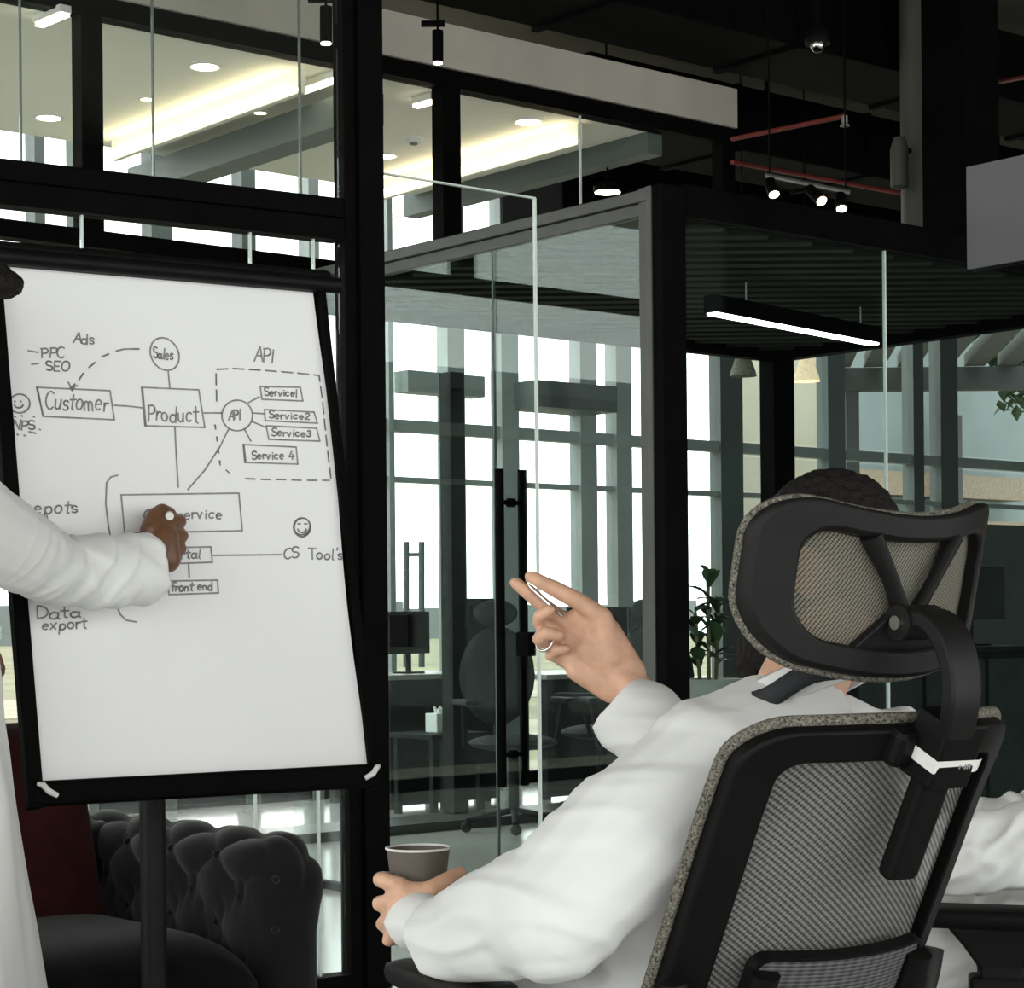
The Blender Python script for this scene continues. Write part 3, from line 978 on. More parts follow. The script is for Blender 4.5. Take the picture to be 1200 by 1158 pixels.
def task_chair(pos, rz, lab, h=0.5):
    t = thing('task_chair', pos, 0, lab, 'chair', 'task chairs beyond the glass')
    M = Matrix.Rotation(rz, 4, 'Z')

    def L(x, y, z): return pos + M.to_3x3() @ Vector((x, y, z))
    MB().ell(L(0, 0, 0.47), (0.24, 0.24, 0.045), M).build('seat', 'office_fabric', t, True)
    MB().ell(L(0, -0.24, 0.82), (0.22, 0.045, 0.27), M).build('backrest', 'office_fabric', t, True)
    MB().ell(L(0, -0.26, 1.16), (0.13, 0.035, 0.075), M).build('headrest', 'office_fabric', t, True)
    MB().tube([L(0, -0.25, 1.0), L(0, -0.26, 1.12)], 0.015, 8).build('headrest_stem', 'office_dark', t, True)
    MB().tube([L(0, 0, 0.1), L(0, 0, 0.45)], 0.03, 10).build('gas_lift', 'office_dark', t, True)
    MB().tube([L(0, -0.05, 0.42), L(0, -0.26, 0.5), L(0, -0.27, 0.75)], 0.02, 8).build('back_bar', 'office_dark', t, True)
    for i in range(5):
        a = 2 * math.pi * i / 5
        q = L(0.27 * math.cos(a), 0.27 * math.sin(a), 0.06)
        MB().tube([L(0, 0, 0.11), q], 0.018, 6).build('base_leg', 'office_dark', t, True)
        MB().ell(q + Vector((0, 0, -0.03)), (0.03, 0.02, 0.03), None, 8, 6).build('castor', 'office_dark', t, True)
    for sx in (-1, 1):
        MB().tube([L(0.26 * sx, -0.05, 0.45), L(0.28 * sx, 0, 0.68)], 0.014, 6).build('arm_post', 'office_dark', t, True)
        MB().box(L(0.28 * sx, 0.03, 0.69), (0.07, 0.24, 0.03), M).build('arm_pad', 'office_dark', t, bevel=0.008)


task_chair(top(600, 3.3, 0), FA + 2.8, 'dark task chair with a headrest seen past the door handles')
task_chair(top(704, 3.7, 0), FA + 0.4, 'dark task chair in front of the desk by the grass view')
task_chair(top(752, 2.9, 0), FA - 0.5, 'dark task chair standing by the grey door post')

# stool with a tissue box
sb = P(514, 858, 11.9); sb_b = Vector((sb.x, sb.y, 0))
t = thing('side_table', sb_b, 0, 'small dark side table holding a tissue box', 'side table')
MB().box((sb.x, sb.y, sb.z - 0.015), (0.42, 0.42, 0.03), ROT_AB).build('table_top', 'office_dark', t, bevel=0.004)
for sx, sy in ((-1, -1), (1, -1), (1, 1), (-1, 1)):
    q = sb_b + F3 * 0.17 * sx + L3 * 0.17 * sy
    MB().box((q.x, q.y, (sb.z - 0.03) / 2), (0.035, 0.035, sb.z - 0.03), ROT_AB).build('leg', 'office_dark', t)
t = thing('tissue_box', sb, 0, 'white tissue box standing on the dark side table', 'tissue box')
MB().box(sb + Vector((0, 0, 0.055)), (0.11, 0.11, 0.11), ROT_AB).build('box', 'tissue', t, bevel=0.004)
tm = MB()
for i in range(5):
    a = i * 1.25
    tm.cone(sb + Vector((0, 0, 0.1)), sb + Vector((0.03 * math.cos(a), 0.03 * math.sin(a), 0.145)), 0.02, 0.005, 8)
tm.build('tissue', 'tissue', t, True)

# plant in the meeting room
pp = P(830, 725, 8.9); pp.z = 0
t = thing('potted_plant', pp, 0, 'broad-leaved green plant in a tall pale planter behind the glass', 'plant')
MB().lathe([(0.11, 0), (0.14, 0.82), (0.15, 0.86), (0.13, 0.86), (0.12, 0.80)], pp, 20).build('planter', 'pot', t, True)
rnd = random.Random(3)
for i, (dx, dy, h) in enumerate(((0, 0, 1.30), (0.03, 0.02, 1.2), (-0.035, 0.01, 1.15))):
    b0 = pp + Vector((dx, dy, 0.8)); b1 = pp + Vector((dx * 1.6, dy, h))
    MB().tube([b0, b1], 0.009, 8).build('stem', 'stem', t, True)
    for j in range(13):
        q = b0.lerp(b1, 0.3 + 0.72 * j / 12)
        az = j * 2.4 + i; el = rnd.uniform(0.2, 1.2)
        dv = Vector((math.cos(az) * math.cos(el), math.sin(az) * math.cos(el), math.sin(el)))
        ln = rnd.uniform(0.10, 0.17); wd = rnd.uniform(0.022, 0.034)
        sd = dv.cross(Vector((0, 0, 1))).normalized()
        up = sd.cross(dv)
        rows = []
        for kk in range(6):
            f = kk / 5
            c = q + dv * ln * f - Vector((0, 0, 1)) * 0.05 * f * f
            w = wd * math.sin(math.pi * min(0.97, 0.08 + f * 0.9))
            rows += [c - sd * w + up * w * 0.3, c, c + sd * w + up * w * 0.3]
        MB().add(rows, [(3 * a + s, 3 * a + s + 1, 3 * a + s + 4, 3 * a + s + 3) for a in range(5) for s in (0, 1)]).build('leaf', 'leaf', t, 'all')

# credenza and monitors in the meeting room at the right
cz0, cz1 = 1.6, 2.95
t = thing('credenza', AB(2.3, 0.8, 0), 0, 'long black low cabinet along the glass side wall', 'cabinet')
MB().abox(cz0, cz1, 0.55, 1.0, 0.08, 0.96).build('cabinet_body', 'office_dark', t, bevel=0.004)
MB().abox(cz0 + 0.02, cz1 - 0.02, 0.6, 0.95, 0, 0.08).build('plinth', 'black_metal', t)
MB().abox(cz0 - 0.02, cz1 + 0.02, 0.53, 1.02, 0.96, 0.985).build('cabinet_top', 'office_dark', t)
for i in range(3):
    a = cz0 + 0.04 + i * (cz1 - cz0 - 0.04) / 3
    dr = MB().abox(a, a + (cz1 - cz0 - 0.04) / 3 - 0.03, 0.535, 0.55, 0.11, 0.93).build('cabinet_door', 'office_fabric', t)
    MB().abox(a + 0.02, a + 0.035, 0.515, 0.535, 0.5, 0.65).build('handle', 'dull_steel', dr)
monitor(top(1136, 0.8, 0.985), 0.34, 0.24, FA - 0.5, 'dark monitor on the black cabinet behind the glass wall')
mat('teal_panel', (0.055, 0.068, 0.064), 0.8, var=0.12, vscale=5)
t = thing('partition_screen', AB(a_of(1170, 3.0), 3.0, 0), 0, 'grey-green free-standing partition screen behind the black cabinet', 'partition')
MB().abox(a_of(1088, 3.0), a_of(1290, 3.0), 2.97, 3.03, 0.10, 1.70).build('panel', 'teal_panel', t, bevel=0.006)
for px in (1095, 1280):
    MB().abox(a_of(px, 3.0) - 0.03, a_of(px, 3.0) + 0.03, 2.8, 3.2, 0.0, 0.10).build('foot', 'black_metal', t)

# ================================================================== SOFA
SO = Vector((-1.10, 5.36, 0))
SE = Vector((0.66, -0.75, 0)).normalized()          # towards the front of the seat
SS = Vector((-SE.y * -1, 0, 0))
SS = Vector((SE.y, -SE.x, 0)).normalized()          # along the sofa, away from this arm


def so(e, s, z):
    return SO + SE * e + SS * s + Vector((0, 0, z))


def tuft(u, v):
    a = abs(math.sin(math.pi * (u + v) / 2)); b = abs(math.sin(math.pi * (u - v) / 2))
    return (a * b) ** 0.5


sofa = thing('sofa', SO, 0, 'black velvet chesterfield sofa with deep button tufting', 'sofa')


def rolled(origin, along, inner, length, name, r=0.115, zt=0.645, amp=0.026, round_end=True):
    """tufted, rolled arm or back; returns button spots"""
    along, inner = along.normalized(), inner.normalized()
    zc = zt - r
    prof = []
    for i in range(12): prof.append((0.10, 0.16 + (zc - 0.16) * i / 11, 1.0, 0.0))
    for i in range(1, 41):
        a = math.pi * 1.12 * i / 40
        prof.append((r * math.cos(a) * (0.10 / r + (1 - 0.10 / r) * min(1, i / 8)), zc + r * math.sin(a), math.cos(a), math.sin(a)))
    prof.append((-0.09, zc - 0.12, -1, 0)); prof.append((-0.09, 0.1, -1, 0))
    arc = [0]
    for i in range(1, len(prof)):
        arc.append(arc[-1] + math.hypot(prof[i][0] - prof[i - 1][0], prof[i][1] - prof[i - 1][1]))
    NU = 120
    du, dv = 0.100, 0.088
    vs, spots = [], []

    def pt(x, i, h):
        n, z, nx, nz = prof[i]
        k = 1.0
        off = Vector((0, 0, 0))
        if round_end and x > length - 0.09:
            q = (x - (length - 0.09)) / 0.09
            k = math.sqrt(max(0.0, 1 - q * q)) * 0.92 + 0.08 * (1 - q)
        zz = z if z < 0.17 else (zc - 0.1) + (z - (zc - 0.1)) * (0.35 + 0.65 * k) if z > zc - 0.1 else z
        return origin + along * x + inner * (n * (0.25 + 0.75 * k) + nx * h) + Vector((0, 0, zz + nz * h))
    for j in range(NU + 1):
        x = length * (1 - (1 - j / NU) ** 1.0)
        for i in range(len(prof)):
            h = 0.0
            if i < 44: h = amp * (tuft(x / du, arc[i] / dv) - 0.85)
            vs.append(pt(x, i, h))
    n = len(prof)
    fs = [(j * n + i, j * n + i + 1, (j + 1) * n + i + 1, (j + 1) * n + i) for j in range(NU) for i in range(n - 1)]
    fs.append(tuple(NU * n + i for i in range(n)))
    fs.append(tuple(n - 1 - i for i in range(n)))
    o = MB().add(vs, fs).build(name, 'velvet', sofa, 'all')
    for iu in range(1, int(length / du) + 1):
        for iv in range(1, 6):
            if (iu + iv) % 2: continue
            x, s = iu * du, iv * dv
            i = min(range(n), key=lambda q: abs(arc[q] - s))
            if i >= 42 or x > length - 0.01: continue
            c = pt(x, i, amp * -0.72)
            MB().ell(c, (0.010, 0.010, 0.010), None, 10, 6).build('button', 'velvet', o, True)
    return o


rolled(so(0.0, 0.0, 0), SE, SS, 0.92, 'arm')
rolled(so(0.10, 0.06, 0), SS, SE, 1.7, 'backrest', round_end=False)
bm_ = MB()
N = 26
rows = []
for j in range(N + 1):
    for i in range(N + 1):
        e, s = 0.2 + 0.72 * i / N, 0.115 + 0.80 * j / N
        ex, ey = abs(2 * i / N - 1), abs(2 * j / N - 1)
        h = 0.44 - 0.06 * (ex ** 6 + ey ** 6)
        rows.append(so(e, s, h))
fs = [(j * (N + 1) + i, j * (N + 1) + i + 1, (j + 1) * (N + 1) + i + 1, (j + 1) * (N + 1) + i) for j in range(N) for i in range(N)]
k0 = len(rows)
ring = [i for i in range(N + 1)] + [j * (N + 1) + N for j in range(1, N + 1)] + [N * (N + 1) + i for i in range(N - 1, -1, -1)] + [j * (N + 1) for j in range(N - 1, 0, -1)]
rows += [Vector((rows[q].x, rows[q].y, 0.28)) for q in ring]
m = len(ring)
fs += [(ring[(q + 1) % m], ring[q], k0 + q, k0 + (q + 1) % m) for q in range(m)]
fs.append(tuple(k0 + q for q in range(m)))
bm_.add(rows, fs)
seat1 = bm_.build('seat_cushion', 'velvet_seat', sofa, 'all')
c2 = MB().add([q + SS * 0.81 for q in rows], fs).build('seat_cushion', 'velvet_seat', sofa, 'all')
bq = MB()
vs = [so(e, s, z) for z in (0.08, 0.28) for e, s in ((0.0, -0.05), (0.88, -0.05), (0.88, 1.75), (0.0, 1.75))]
bq.add(vs, [(3, 2, 1, 0), (4, 5, 6, 7), (0, 1, 5, 4), (1, 2, 6, 5), (2, 3, 7, 6), (3, 0, 4, 7)]).build('seat_base', 'velvet', sofa)
for e, s in ((0.06, 0.0), (0.82, 0.0), (0.06, 1.7), (0.82, 1.7)):
    MB().lathe([(0.02, 0), (0.03, 0.08)], so(e, s, 0), 10).build('foot', 'black_metal', sofa, True)

# maroon cushion leaning on the sofa back
cc = so(0.33, 0.44, 0.66)
cm = dirmat(SE + Vector((0, 0, 0.28)))
cu = MB()
NN = 20
for sd in (1, -1):
    vs = []
    for j in range(NN + 1):
        for i in range(NN + 1):
            x, z = 2 * i / NN - 1, 2 * j / NN - 1
            th = 0.075 * ((1 - x ** 4) * (1 - z ** 4)) ** 0.5
            pinch = 1 - 0.06 * (1 - max(abs(x), abs(z)) ** 2)
            vs.append(cc + cm.to_3x3() @ Vector((0.24 * x * pinch, sd * th, 0.24 * z * pinch)))
    f = [(j * (NN + 1) + i, j * (NN + 1) + i + 1, (j + 1) * (NN + 1) + i + 1, (j + 1) * (NN + 1) + i) for j in range(NN) for i in range(NN)]
    cu.add(vs, f if sd < 0 else [q[::-1] for q in f])
cuo = cu.build('cushion', 'maroon_velvet', None, 'all')
tag(cuo, 'dark maroon cushion leaning on the black sofa', 'cushion')

# ================================================================== FLIP CHART
BC = Vector((-0.64431538, 4.0748008, 1.33029532))
BYAW, BTILT, BW, BH = 0.556147, 0.21231591, 0.68, 1.01316
BR = Vector((math.cos(BYAW), math.sin(BYAW), 0))
BN0 = Vector((-math.sin(BYAW), math.cos(BYAW), 0))
BU = Vector((0, 0, 1)) * math.cos(BTILT) + BN0 * math.sin(BTILT)
BNB = BN0 * math.cos(BTILT) - Vector((0, 0, 1)) * math.sin(BTILT)
BM3 = Matrix((BR, BNB, BU)).transposed().to_4x4()


def bd(x, y, off=0.0):
    return BC + BR * x + BU * y - BNB * off


def bhit(px, py, off=0.0):
    o = Vector((0, 0, CAMH))
    dv = P(px, py, 1.0) - o
    q = BC - BNB * off
    return o + dv * ((q - o).dot(BNB) / dv.dot(BNB))


pole = Vector((-0.752, 4.262, 0))
fc = thing('flip_chart', pole, 0, 'flip chart easel with a hand-drawn diagram on white paper', 'flip chart')
pbx = lambda mb, x, y, off, sx, sy, st: mb.box(bd(x, y, off), (sx, st, sy), BM3)
pbx(MB(), 0, 0.0, -0.016, BW + 0.03, BH + 0.05, 0.018).build('board', 'black_plastic', fc, bevel=0.006)
pbx(MB(), -BW / 2 - 0.017, -0.02, 0.0, 0.030, BH + 0.06, 0.034).build('side_rail', 'black_metal', fc, bevel=0.005)
pbx(MB(), BW / 2 + 0.011, -0.02, 0.0, 0.018, BH + 0.06, 0.034).build('side_rail', 'black_metal', fc, bevel=0.005)
pbx(MB(), 0, -BH / 2 - 0.023, 0.004, BW + 0.062, 0.046, 0.036).build('pen_tray', 'black_metal', fc, bevel=0.008)
clamp = pbx(MB(), 0, BH / 2 + 0.022, 0.01, BW + 0.07, 0.046, 0.04).build('clamp_bar', 'black_plastic', fc, bevel=0.014, segs=3)
MB().tube([bd(-BW / 2 - 0.03, BH / 2 + 0.012, 0.022), bd(BW / 2 + 0.048, BH / 2 + 0.012, 0.022)], 0.017, 16).build('clamp_roll', 'black_plastic', clamp, True)
for sx in (-1, 1):
    x0 = sx * (BW / 2 + 0.016)
    MB().tube([bd(x0 - sx * 0.035, -BH / 2 - 0.03, 0.025), bd(x0 - sx * 0.018, -BH / 2 - 0.022, 0.03), bd(x0 - sx * 0.008, -BH / 2 - 0.01, 0.03), bd(x0, -BH / 2 - 0.006, 0.024)],
              [0.005, 0.006, 0.006, 0.004], 8).build('corner_clip', 'white_plastic', fc, True)
pad = MB()
NP = 24
vs = []
for j in range(NP + 1):
    for i in range(NP + 1):
        x, y = -BW / 2 + BW * i / NP, -BH / 2 + BH * j / NP
        # right edge waves a little where the sheet is loose
        wv = 0.004 * math.sin(y * 9) * (i / NP) ** 6
        vs.append(bd(x + wv, y, 0.0))
f = [(j * (NP + 1) + i, j * (NP + 1) + i + 1, (j + 1) * (NP + 1) + i + 1, (j + 1) * (NP + 1) + i) for j in range(NP) for i in range(NP)]
pad.add(vs, f)
vs2 = [v + BNB * 0.006 for v in vs]
pad.add(vs2, [q[::-1] for q in f])
rg = [i for i in range(NP + 1)] + [j * (NP + 1) + NP for j in range(1, NP + 1)] + [NP * (NP + 1) + i for i in range(NP - 1, -1, -1)] + [j * (NP + 1) for j in range(NP - 1, 0, -1)]
o2 = (NP + 1) ** 2
pad.f += [(rg[(q + 1) % len(rg)], rg[q], o2 + rg[q], o2 + rg[(q + 1) % len(rg)]) for q in range(len(rg))]
paper = pad.build('paper_pad', 'paper', fc)
# stand
MB().tube([pole, Vector((pole.x, pole.y, 1.35))], 0.027, 20).build('pole', 'charcoal_plastic', fc, True)
MB().lathe([(0.30, 0.0), (0.30, 0.012), (0.28, 0.018), (0.04, 0.03)], pole, 36).build('base_plate', 'black_metal', fc, True)
MB().tube([Vector((pole.x, pole.y, 1.30)), bd(0, 0.0, -0.03)], 0.02, 10).build('bracket', 'black_metal', fc, True)
MB().tube([Vector((pole.x, pole.y, 0.98)), bd(0, -0.36, -0.03)], 0.016, 10).build('bracket', 'black_metal', fc, True)

# ---- marker drawing, traced stroke by stroke on the sheet
STK = []


def line(*pts): STK.append([(pts[i], pts[i + 1]) for i in range(0, len(pts), 2)])


def dash(pts, on=8, off=6):
    acc, draw, cur = 0.0, True, [pts[0]]
    for a, b in zip(pts[:-1], pts[1:]):
        n = max(1, int(math.hypot(b[0] - a[0], b[1] - a[1])))
        for i in range(1, n + 1):
            q = (a[0] + (b[0] - a[0]) * i / n, a[1] + (b[1] - a[1]) * i / n)
            acc += 1
            if draw: cur.append(q)
            if acc >= (on if draw else off):
                if draw and len(cur) > 1: STK.append(cur)
                draw = not draw; acc = 0; cur = [q]
    if draw and len(cur) > 1: STK.append(cur)


def oval(cx, cy, rx, ry, rot=0.0, n=26):
    c, s = math.cos(rot), math.sin(rot)
    STK.append([(cx + rx * math.cos(t) * c - ry * math.sin(t) * s, cy + rx * math.cos(t) * s + ry * math.sin(t) * c)
                for t in [2 * math.pi * i / n + 0.4 for i in range(n + 1)]])


def arc_(cx, cy, rx, ry, a0, a1, n=12):
    return [(cx + rx * math.cos(a0 + (a1 - a0) * i / n), cy - ry * math.sin(a0 + (a1 - a0) * i / n)) for i in range(n + 1)]


def c(cx, cy, rx, ry, a0, a1, n=9):
    a0, a1 = math.radians(a0), math.radians(a1)
    return [(cx + rx * math.cos(a0 + (a1 - a0) * i / n), cy + ry * math.sin(a0 + (a1 - a0) * i / n)) for i in range(n + 1)]


# single-stroke letters: x to the right, y up, capitals 1 high, small letters .55 high
G = {
    'A': [[(0, 0), (.32, 1), (.62, 0)], [(.12, .38), (.52, .38)]],
    'C': [c(.34, .5, .33, .5, 50, 310)],
    'D': [[(.05, 0), (.05, 1)], [(.05, 1)] + c(.1, .5, .5, .5, 85, -85) + [(.05, 0)]],
    'E': [[(.5, 1), (.05, 1), (.05, 0), (.5, 0)], [(.05, .5), (.42, .5)]],
    'I': [[(.1, 0), (.1, 1)]],
    'N': [[(0, 0), (.03, 1), (.5, 0), (.55, 1)]],
    'O': [c(.35, .5, .33, .5, 90, 450, 16)],
    'P': [[(.08, 0), (.08, 1)], [(.0, .95), (.3, 1)] + c(.3, .74, .26, .26, 90, -90) + [(.08, .46)]],
    'S': [c(.28, .75, .25, .25, 30, 250) + c(.28, .26, .27, .26, 90, -150)],
    'T': [[(0, 1), (.65, .95)], [(.32, 1), (.3, 0)]],
    'a': [c(.24, .26, .22, .26, 40, 380, 12), [(.46, .52), (.46, .08), (.56, 0)]],
    'c': [c(.26, .27, .22, .27, 45, 315)],
    'd': [c(.24, .26, .22, .26, 0, 360, 12), [(.47, 1.0), (.47, 0)]],
    'e': [[(.03, .3), (.44, .32)] + c(.25, .28, .21, .27, 10, 310)],
    'f': [c(.3, .8, .15, .18, 20, 180) + [(.14, 0)], [(0, .5), (.34, .52)]],
    'i': [[(.1, .52), (.1, 0)], [(.1, .74), (.11, .78)]],
    'l': [[(.1, 1), (.1, .06), (.2, 0)]],
    'm': [[(.02, .5), (.04, 0)], [(.04, .35)] + c(.2, .35, .13, .17, 180, 0) + [(.33, 0)], [(.33, .35)] + c(.47, .35, .14, .17, 180, 0) + [(.62, 0)]],
    'n': [[(.03, .52), (.05, 0)], [(.05, .32)] + c(.24, .34, .18, .18, 180, 0) + [(.43, 0)]],
    'o': [c(.25, .27, .22, .27, 90, 450, 14)],
    'p': [[(.05, .5), (.06, -.4)], c(.26, .26, .21, .26, 180, -180, 12)],
    'r': [[(.04, .52), (.06, 0)], [(.06, .3)] + c(.24, .32, .17, .18, 180, 50)],
    's': [c(.2, .4, .17, .14, 20, 250, 7) + c(.2, .13, .18, .13, 90, -150, 7)],
    't': [[(.2, .9), (.2, .08), (.34, 0)], [(.0, .6), (.42, .62)]],
    'u': [[(.04, .52), (.06, .16)] + c(.24, .18, .18, .18, 180, 360, 8) + [(.43, .52), (.45, 0)]],
    'v': [[(0, .52), (.2, 0), (.4, .52)]],
    'x': [[(0, .5), (.4, 0)], [(.4, .52), (0, 0)]],
    '1': [[(.12, 1), (.12, -.1)]],
    '2': [c(.24, .55, .2, .2, 160, -40) + [(.02, .02), (.5, 0)]],
    '3': [c(.2, .58, .2, .17, 150, -90) + c(.2, .22, .22, .2, 90, -150)],
    '4': [[(.3, .9), (.02, .3), (.6, .34)], [(.42, .6), (.38, 0)]],
    '-': [[(0, .45), (.7, .5)]],
    "'": [[(.1, 1), (.08, .8)]],
}
ADV = {'I': .3, 'i': .25, 'l': .32, 'm': .76, '1': .3, ' ': .45, 't': .46, 'r': .44, "'": .2, '-': .95, 's': .46, 'f': .4}


def word(txt, x0, y0, x1, y1, h):
    """write along the line (x0,y0)-(x1,y1), capital height h pixels"""
    tot = sum(ADV.get(ch, .62) for ch in txt)
    L = math.hypot(x1 - x0, y1 - y0)
    ux, uy = (x1 - x0) / L, (y1 - y0) / L
    k, x = L / tot, 0.0
    rn = random.Random(len(txt) * 7 + int(x0))
    for ch in txt:
        jy = rn.uniform(-.07, .07) * h
        hj = rn.uniform(.9, 1.1); sl = rn.uniform(-.05, .16)
        for st in G.get(ch, []):
            STK.append([(x0 + ux * (x + p[0] * k) + sl * p[1] * h, y0 + uy * (x + p[0] * k) - p[1] * h * hj + jy) for p in st])
        x += ADV.get(ch, .62) * k


line(33, 411, 45, 413); word('PPC', 48, 419, 76, 419, 12)
line(37, 427, 45, 426); word('SEO', 54, 434, 80, 435, 11)
word('Ads', 86, 402, 111, 404, 12)
oval(193, 415, 16, 20, -0.5)
word('Sales', 180, 420, 203, 422, 12)
dash([(163, 409), (146, 409), (134, 412), (120, 418), (110, 426), (100, 434), (92, 446), (84, 458)], 9, 9)
line(163, 409, 146, 409); line(80, 448, 83, 454, 91, 452); line(88, 450, 82, 455)
line(43, 454, 129, 458, 134, 492, 51, 488, 43, 454); line(44, 455, 50, 486)
word('Customer', 53, 480, 128, 482, 21)
oval(23, 473, 12, 11); line(17, 470, 18, 471); line(24, 470, 25, 471); STK.append(arc_(22, 474, 5, 4, math.pi, 2 * math.pi))
word('NPS', 15, 503, 42, 504, 10)
for q in ((17, 488), (25, 487), (39, 488), (20, 509), (28, 510), (46, 503)): line(q[0], q[1], q[0] + 1.4, q[1] + .8)
line(34, 506, 42, 508)
line(197, 434, 199, 455)
line(166, 454, 233, 457, 240, 501, 170, 499, 166, 454); line(167, 455, 171, 498)
word('Product', 173, 493, 234, 495, 20)
line(134, 475, 150, 476, 167, 478)
line(239, 484, 260, 484)
oval(278, 487, 18, 18)
word('API', 268, 492, 283, 492, 12)
word('API', 298, 424, 322, 425, 16)
dash([(254, 470), (253, 433), (274, 432), (308, 434), (345, 437), (374, 440), (378, 470), (383, 520), (388, 562)], 13, 6)
dash([(252, 498), (255, 520), (258, 545), (272, 557)], 5, 9)
dash([(288, 561), (310, 562), (330, 562), (352, 563), (386, 563)], 11, 7)
line(291, 472, 304, 465); line(305, 453, 352, 454, 355, 470, 307, 468, 305, 453); word('Service1', 310, 464, 349, 465, 9)
line(296, 484, 310, 485); line(310, 480, 368, 483, 372, 496, 311, 493, 310, 480); word('Service2', 315, 490, 364, 492, 9)
line(295, 494, 312, 501); line(312, 499, 371, 502, 375, 517, 315, 515, 312, 499); word('Service3', 318, 511, 366, 512, 9)
line(287, 504, 294, 517); line(285, 521, 347, 524, 349, 544, 287, 542, 285, 521); line(286, 522, 288, 541); word('Service 4', 295, 538, 345, 539, 10)
line(205, 501, 207, 540, 209, 571)
line(268, 503, 257, 525, 240, 551, 220, 574)
STK.append([(138, 557), (130, 559), (125, 566), (124, 590), (127, 615), (131, 640)])
line(142, 580, 280, 578, 284, 622, 146, 625, 142, 580)
word('Core service', 168, 609, 262, 608, 13)
word('epots', 40, 602, 92, 601, 16)
line(55, 604, 56, 613)
word('Portal', 196, 656, 236, 655, 12)
line(190, 642, 247, 641, 249, 659, 192, 661)
line(249, 651, 330, 650)
word('CS', 332, 655, 351, 654, 12); word("Tool's", 362, 656, 402, 656, 13)
line(221, 661, 222, 677)
line(197, 681, 255, 680, 256, 695, 198, 697, 197, 681); word('front end', 201, 693, 250, 692, 11)
STK.append([(138, 712), (141, 720), (148, 727), (160, 729)])
word('Data', 43, 725, 96, 724, 14); word('export', 49, 739, 103, 736, 13)
oval(354, 618, 10, 11); oval(354, 617, 9, 10, 0.5); line(349, 614, 352, 614); line(357, 614, 360, 614); STK.append(arc_(354, 620, 5, 4, math.pi, 2 * math.pi)); line(346, 624, 354, 630, 362, 624)

dm = MB()
for st in STK:
    pts = [bhit(q[0], q[1], 0.0008) for q in st]
    hw = 0.0017
    n = len(pts)
    for i in range(n - 1):
        a, b = pts[i], pts[i + 1]
        t = b - a
        if t.length < 1e-6: continue
        t.normalize()
        sd = t.cross(BNB).normalized() * hw
        a2, b2 = a - t * hw * 0.6, b + t * hw * 0.6
        dm.add([a2 - sd, b2 - sd, b2 + sd, a2 + sd], [(0, 1, 2, 3)])
dm.build('marker_drawing', 'ink', paper, label='grey marker diagram with boxes, arrows and words')

# ================================================================== OFFICE CHAIR (built about its own origin)
TH = math.radians(34)
RHO = math.radians(26)
CH = Vector((0.219, 2.82, 0))
CMAT = Matrix.Translation(CH) @ Matrix.Rotation(TH, 4, 'Z')
UB = Vector((0, -math.sin(RHO), math.cos(RHO)))
FN = Vector((0, math.cos(RHO), math.sin(RHO)))
HW, SAG, BL = 0.219, 0.066, 0.565
chair = thing('office_chair', CH, TH, 'black mesh office chair with a headrest under the man with the cup', 'chair', 'mesh office chairs')


def bmap(u, v, off=0.0):
    """back shell: u across, v up, off to the rear"""
    w = 0.03 * max(0.0, (v - 0.42) / 0.18) ** 2          # top edge bends a little to the rear
    v = v - 0.034 * (u / HW) ** 2 * max(0.0, v / BL)
    return Vector((0, -0.22, 0.50)) + UB * v + Vector((u, 0, 0)) + FN * (SAG * (u / HW) ** 2) - FN * (off + w * 0.4)


def rrect(u0, u1, v0, v1, r, n=8, m=10):
    """rounded rectangle loop, anticlockwise, evenly filled"""
    pts = []
    cor = [(u1 - r, v0 + r, -90), (u1 - r, v1 - r, 0), (u0 + r, v1 - r, 90), (u0 + r, v0 + r, 180)]
    for ci in range(4):
        cx, cy, a0 = cor[ci]
        for i in range(n + 1):
            a = math.radians(a0 + 90 * i / n)
            pts.append((cx + r * math.cos(a), cy + r * math.sin(a)))
        nx, ny, na = cor[(ci + 1) % 4]
        e0 = pts[-1]
        e1 = (nx + r * math.cos(math.radians(na)), ny + r * math.sin(math.radians(na)))
        for i in range(1, m):
            pts.append((e0[0] + (e1[0] - e0[0]) * i / m, e0[1] + (e1[1] - e0[1]) * i / m))
    return pts


def ring_plate(outer, inner, mp, o0, o1):
    n = len(outer)
    vs = [mp(*q, o0) for q in outer] + [mp(*q, o0) for q in inner] + [mp(*q, o1) for q in outer] + [mp(*q, o1) for q in inner]
    fs = []
    for i in range(n):
        j = (i + 1) % n
        fs += [(i, j, n + j, n + i), (2 * n + j, 2 * n + i, 3 * n + i, 3 * n + j), (j, i, 2 * n + i, 2 * n + j), (n + i, n + j, 3 * n + j, 3 * n + i)]
    return MB().add(vs, fs)


def fill_mesh(name, loop, mp, off, m, parent, rings=14):
    cx = sum(q[0] for q in loop) / len(loop); cy = sum(q[1] for q in loop) / len(loop)
    vs2, fs = [], []
    n = len(loop)
    for k in range(rings):
        f = 1 - k / rings
        vs2 += [(cx + (q[0] - cx) * f, cy + (q[1] - cy) * f) for q in loop]
    vs2.append((cx, cy))
    for k in range(rings - 1):
        fs += [(k * n + i, k * n + (i + 1) % n, (k + 1) * n + (i + 1) % n, (k + 1) * n + i) for i in range(n)]
    fs += [((rings - 1) * n + i, (rings - 1) * n + (i + 1) % n, rings * n) for i in range(n)]
    me = MB().add([mp(q[0], q[1], off) for q in vs2], fs).mesh(name)
    uvl = me.uv_layers.new(name='UVMap')
    for lp in me.loops:
        uvl.data[lp.index].uv = vs2[lp.vertex_index]
    me.polygons.foreach_set('use_smooth', [True] * len(me.polygons))
    return link_mesh(name, me, m, parent, False)


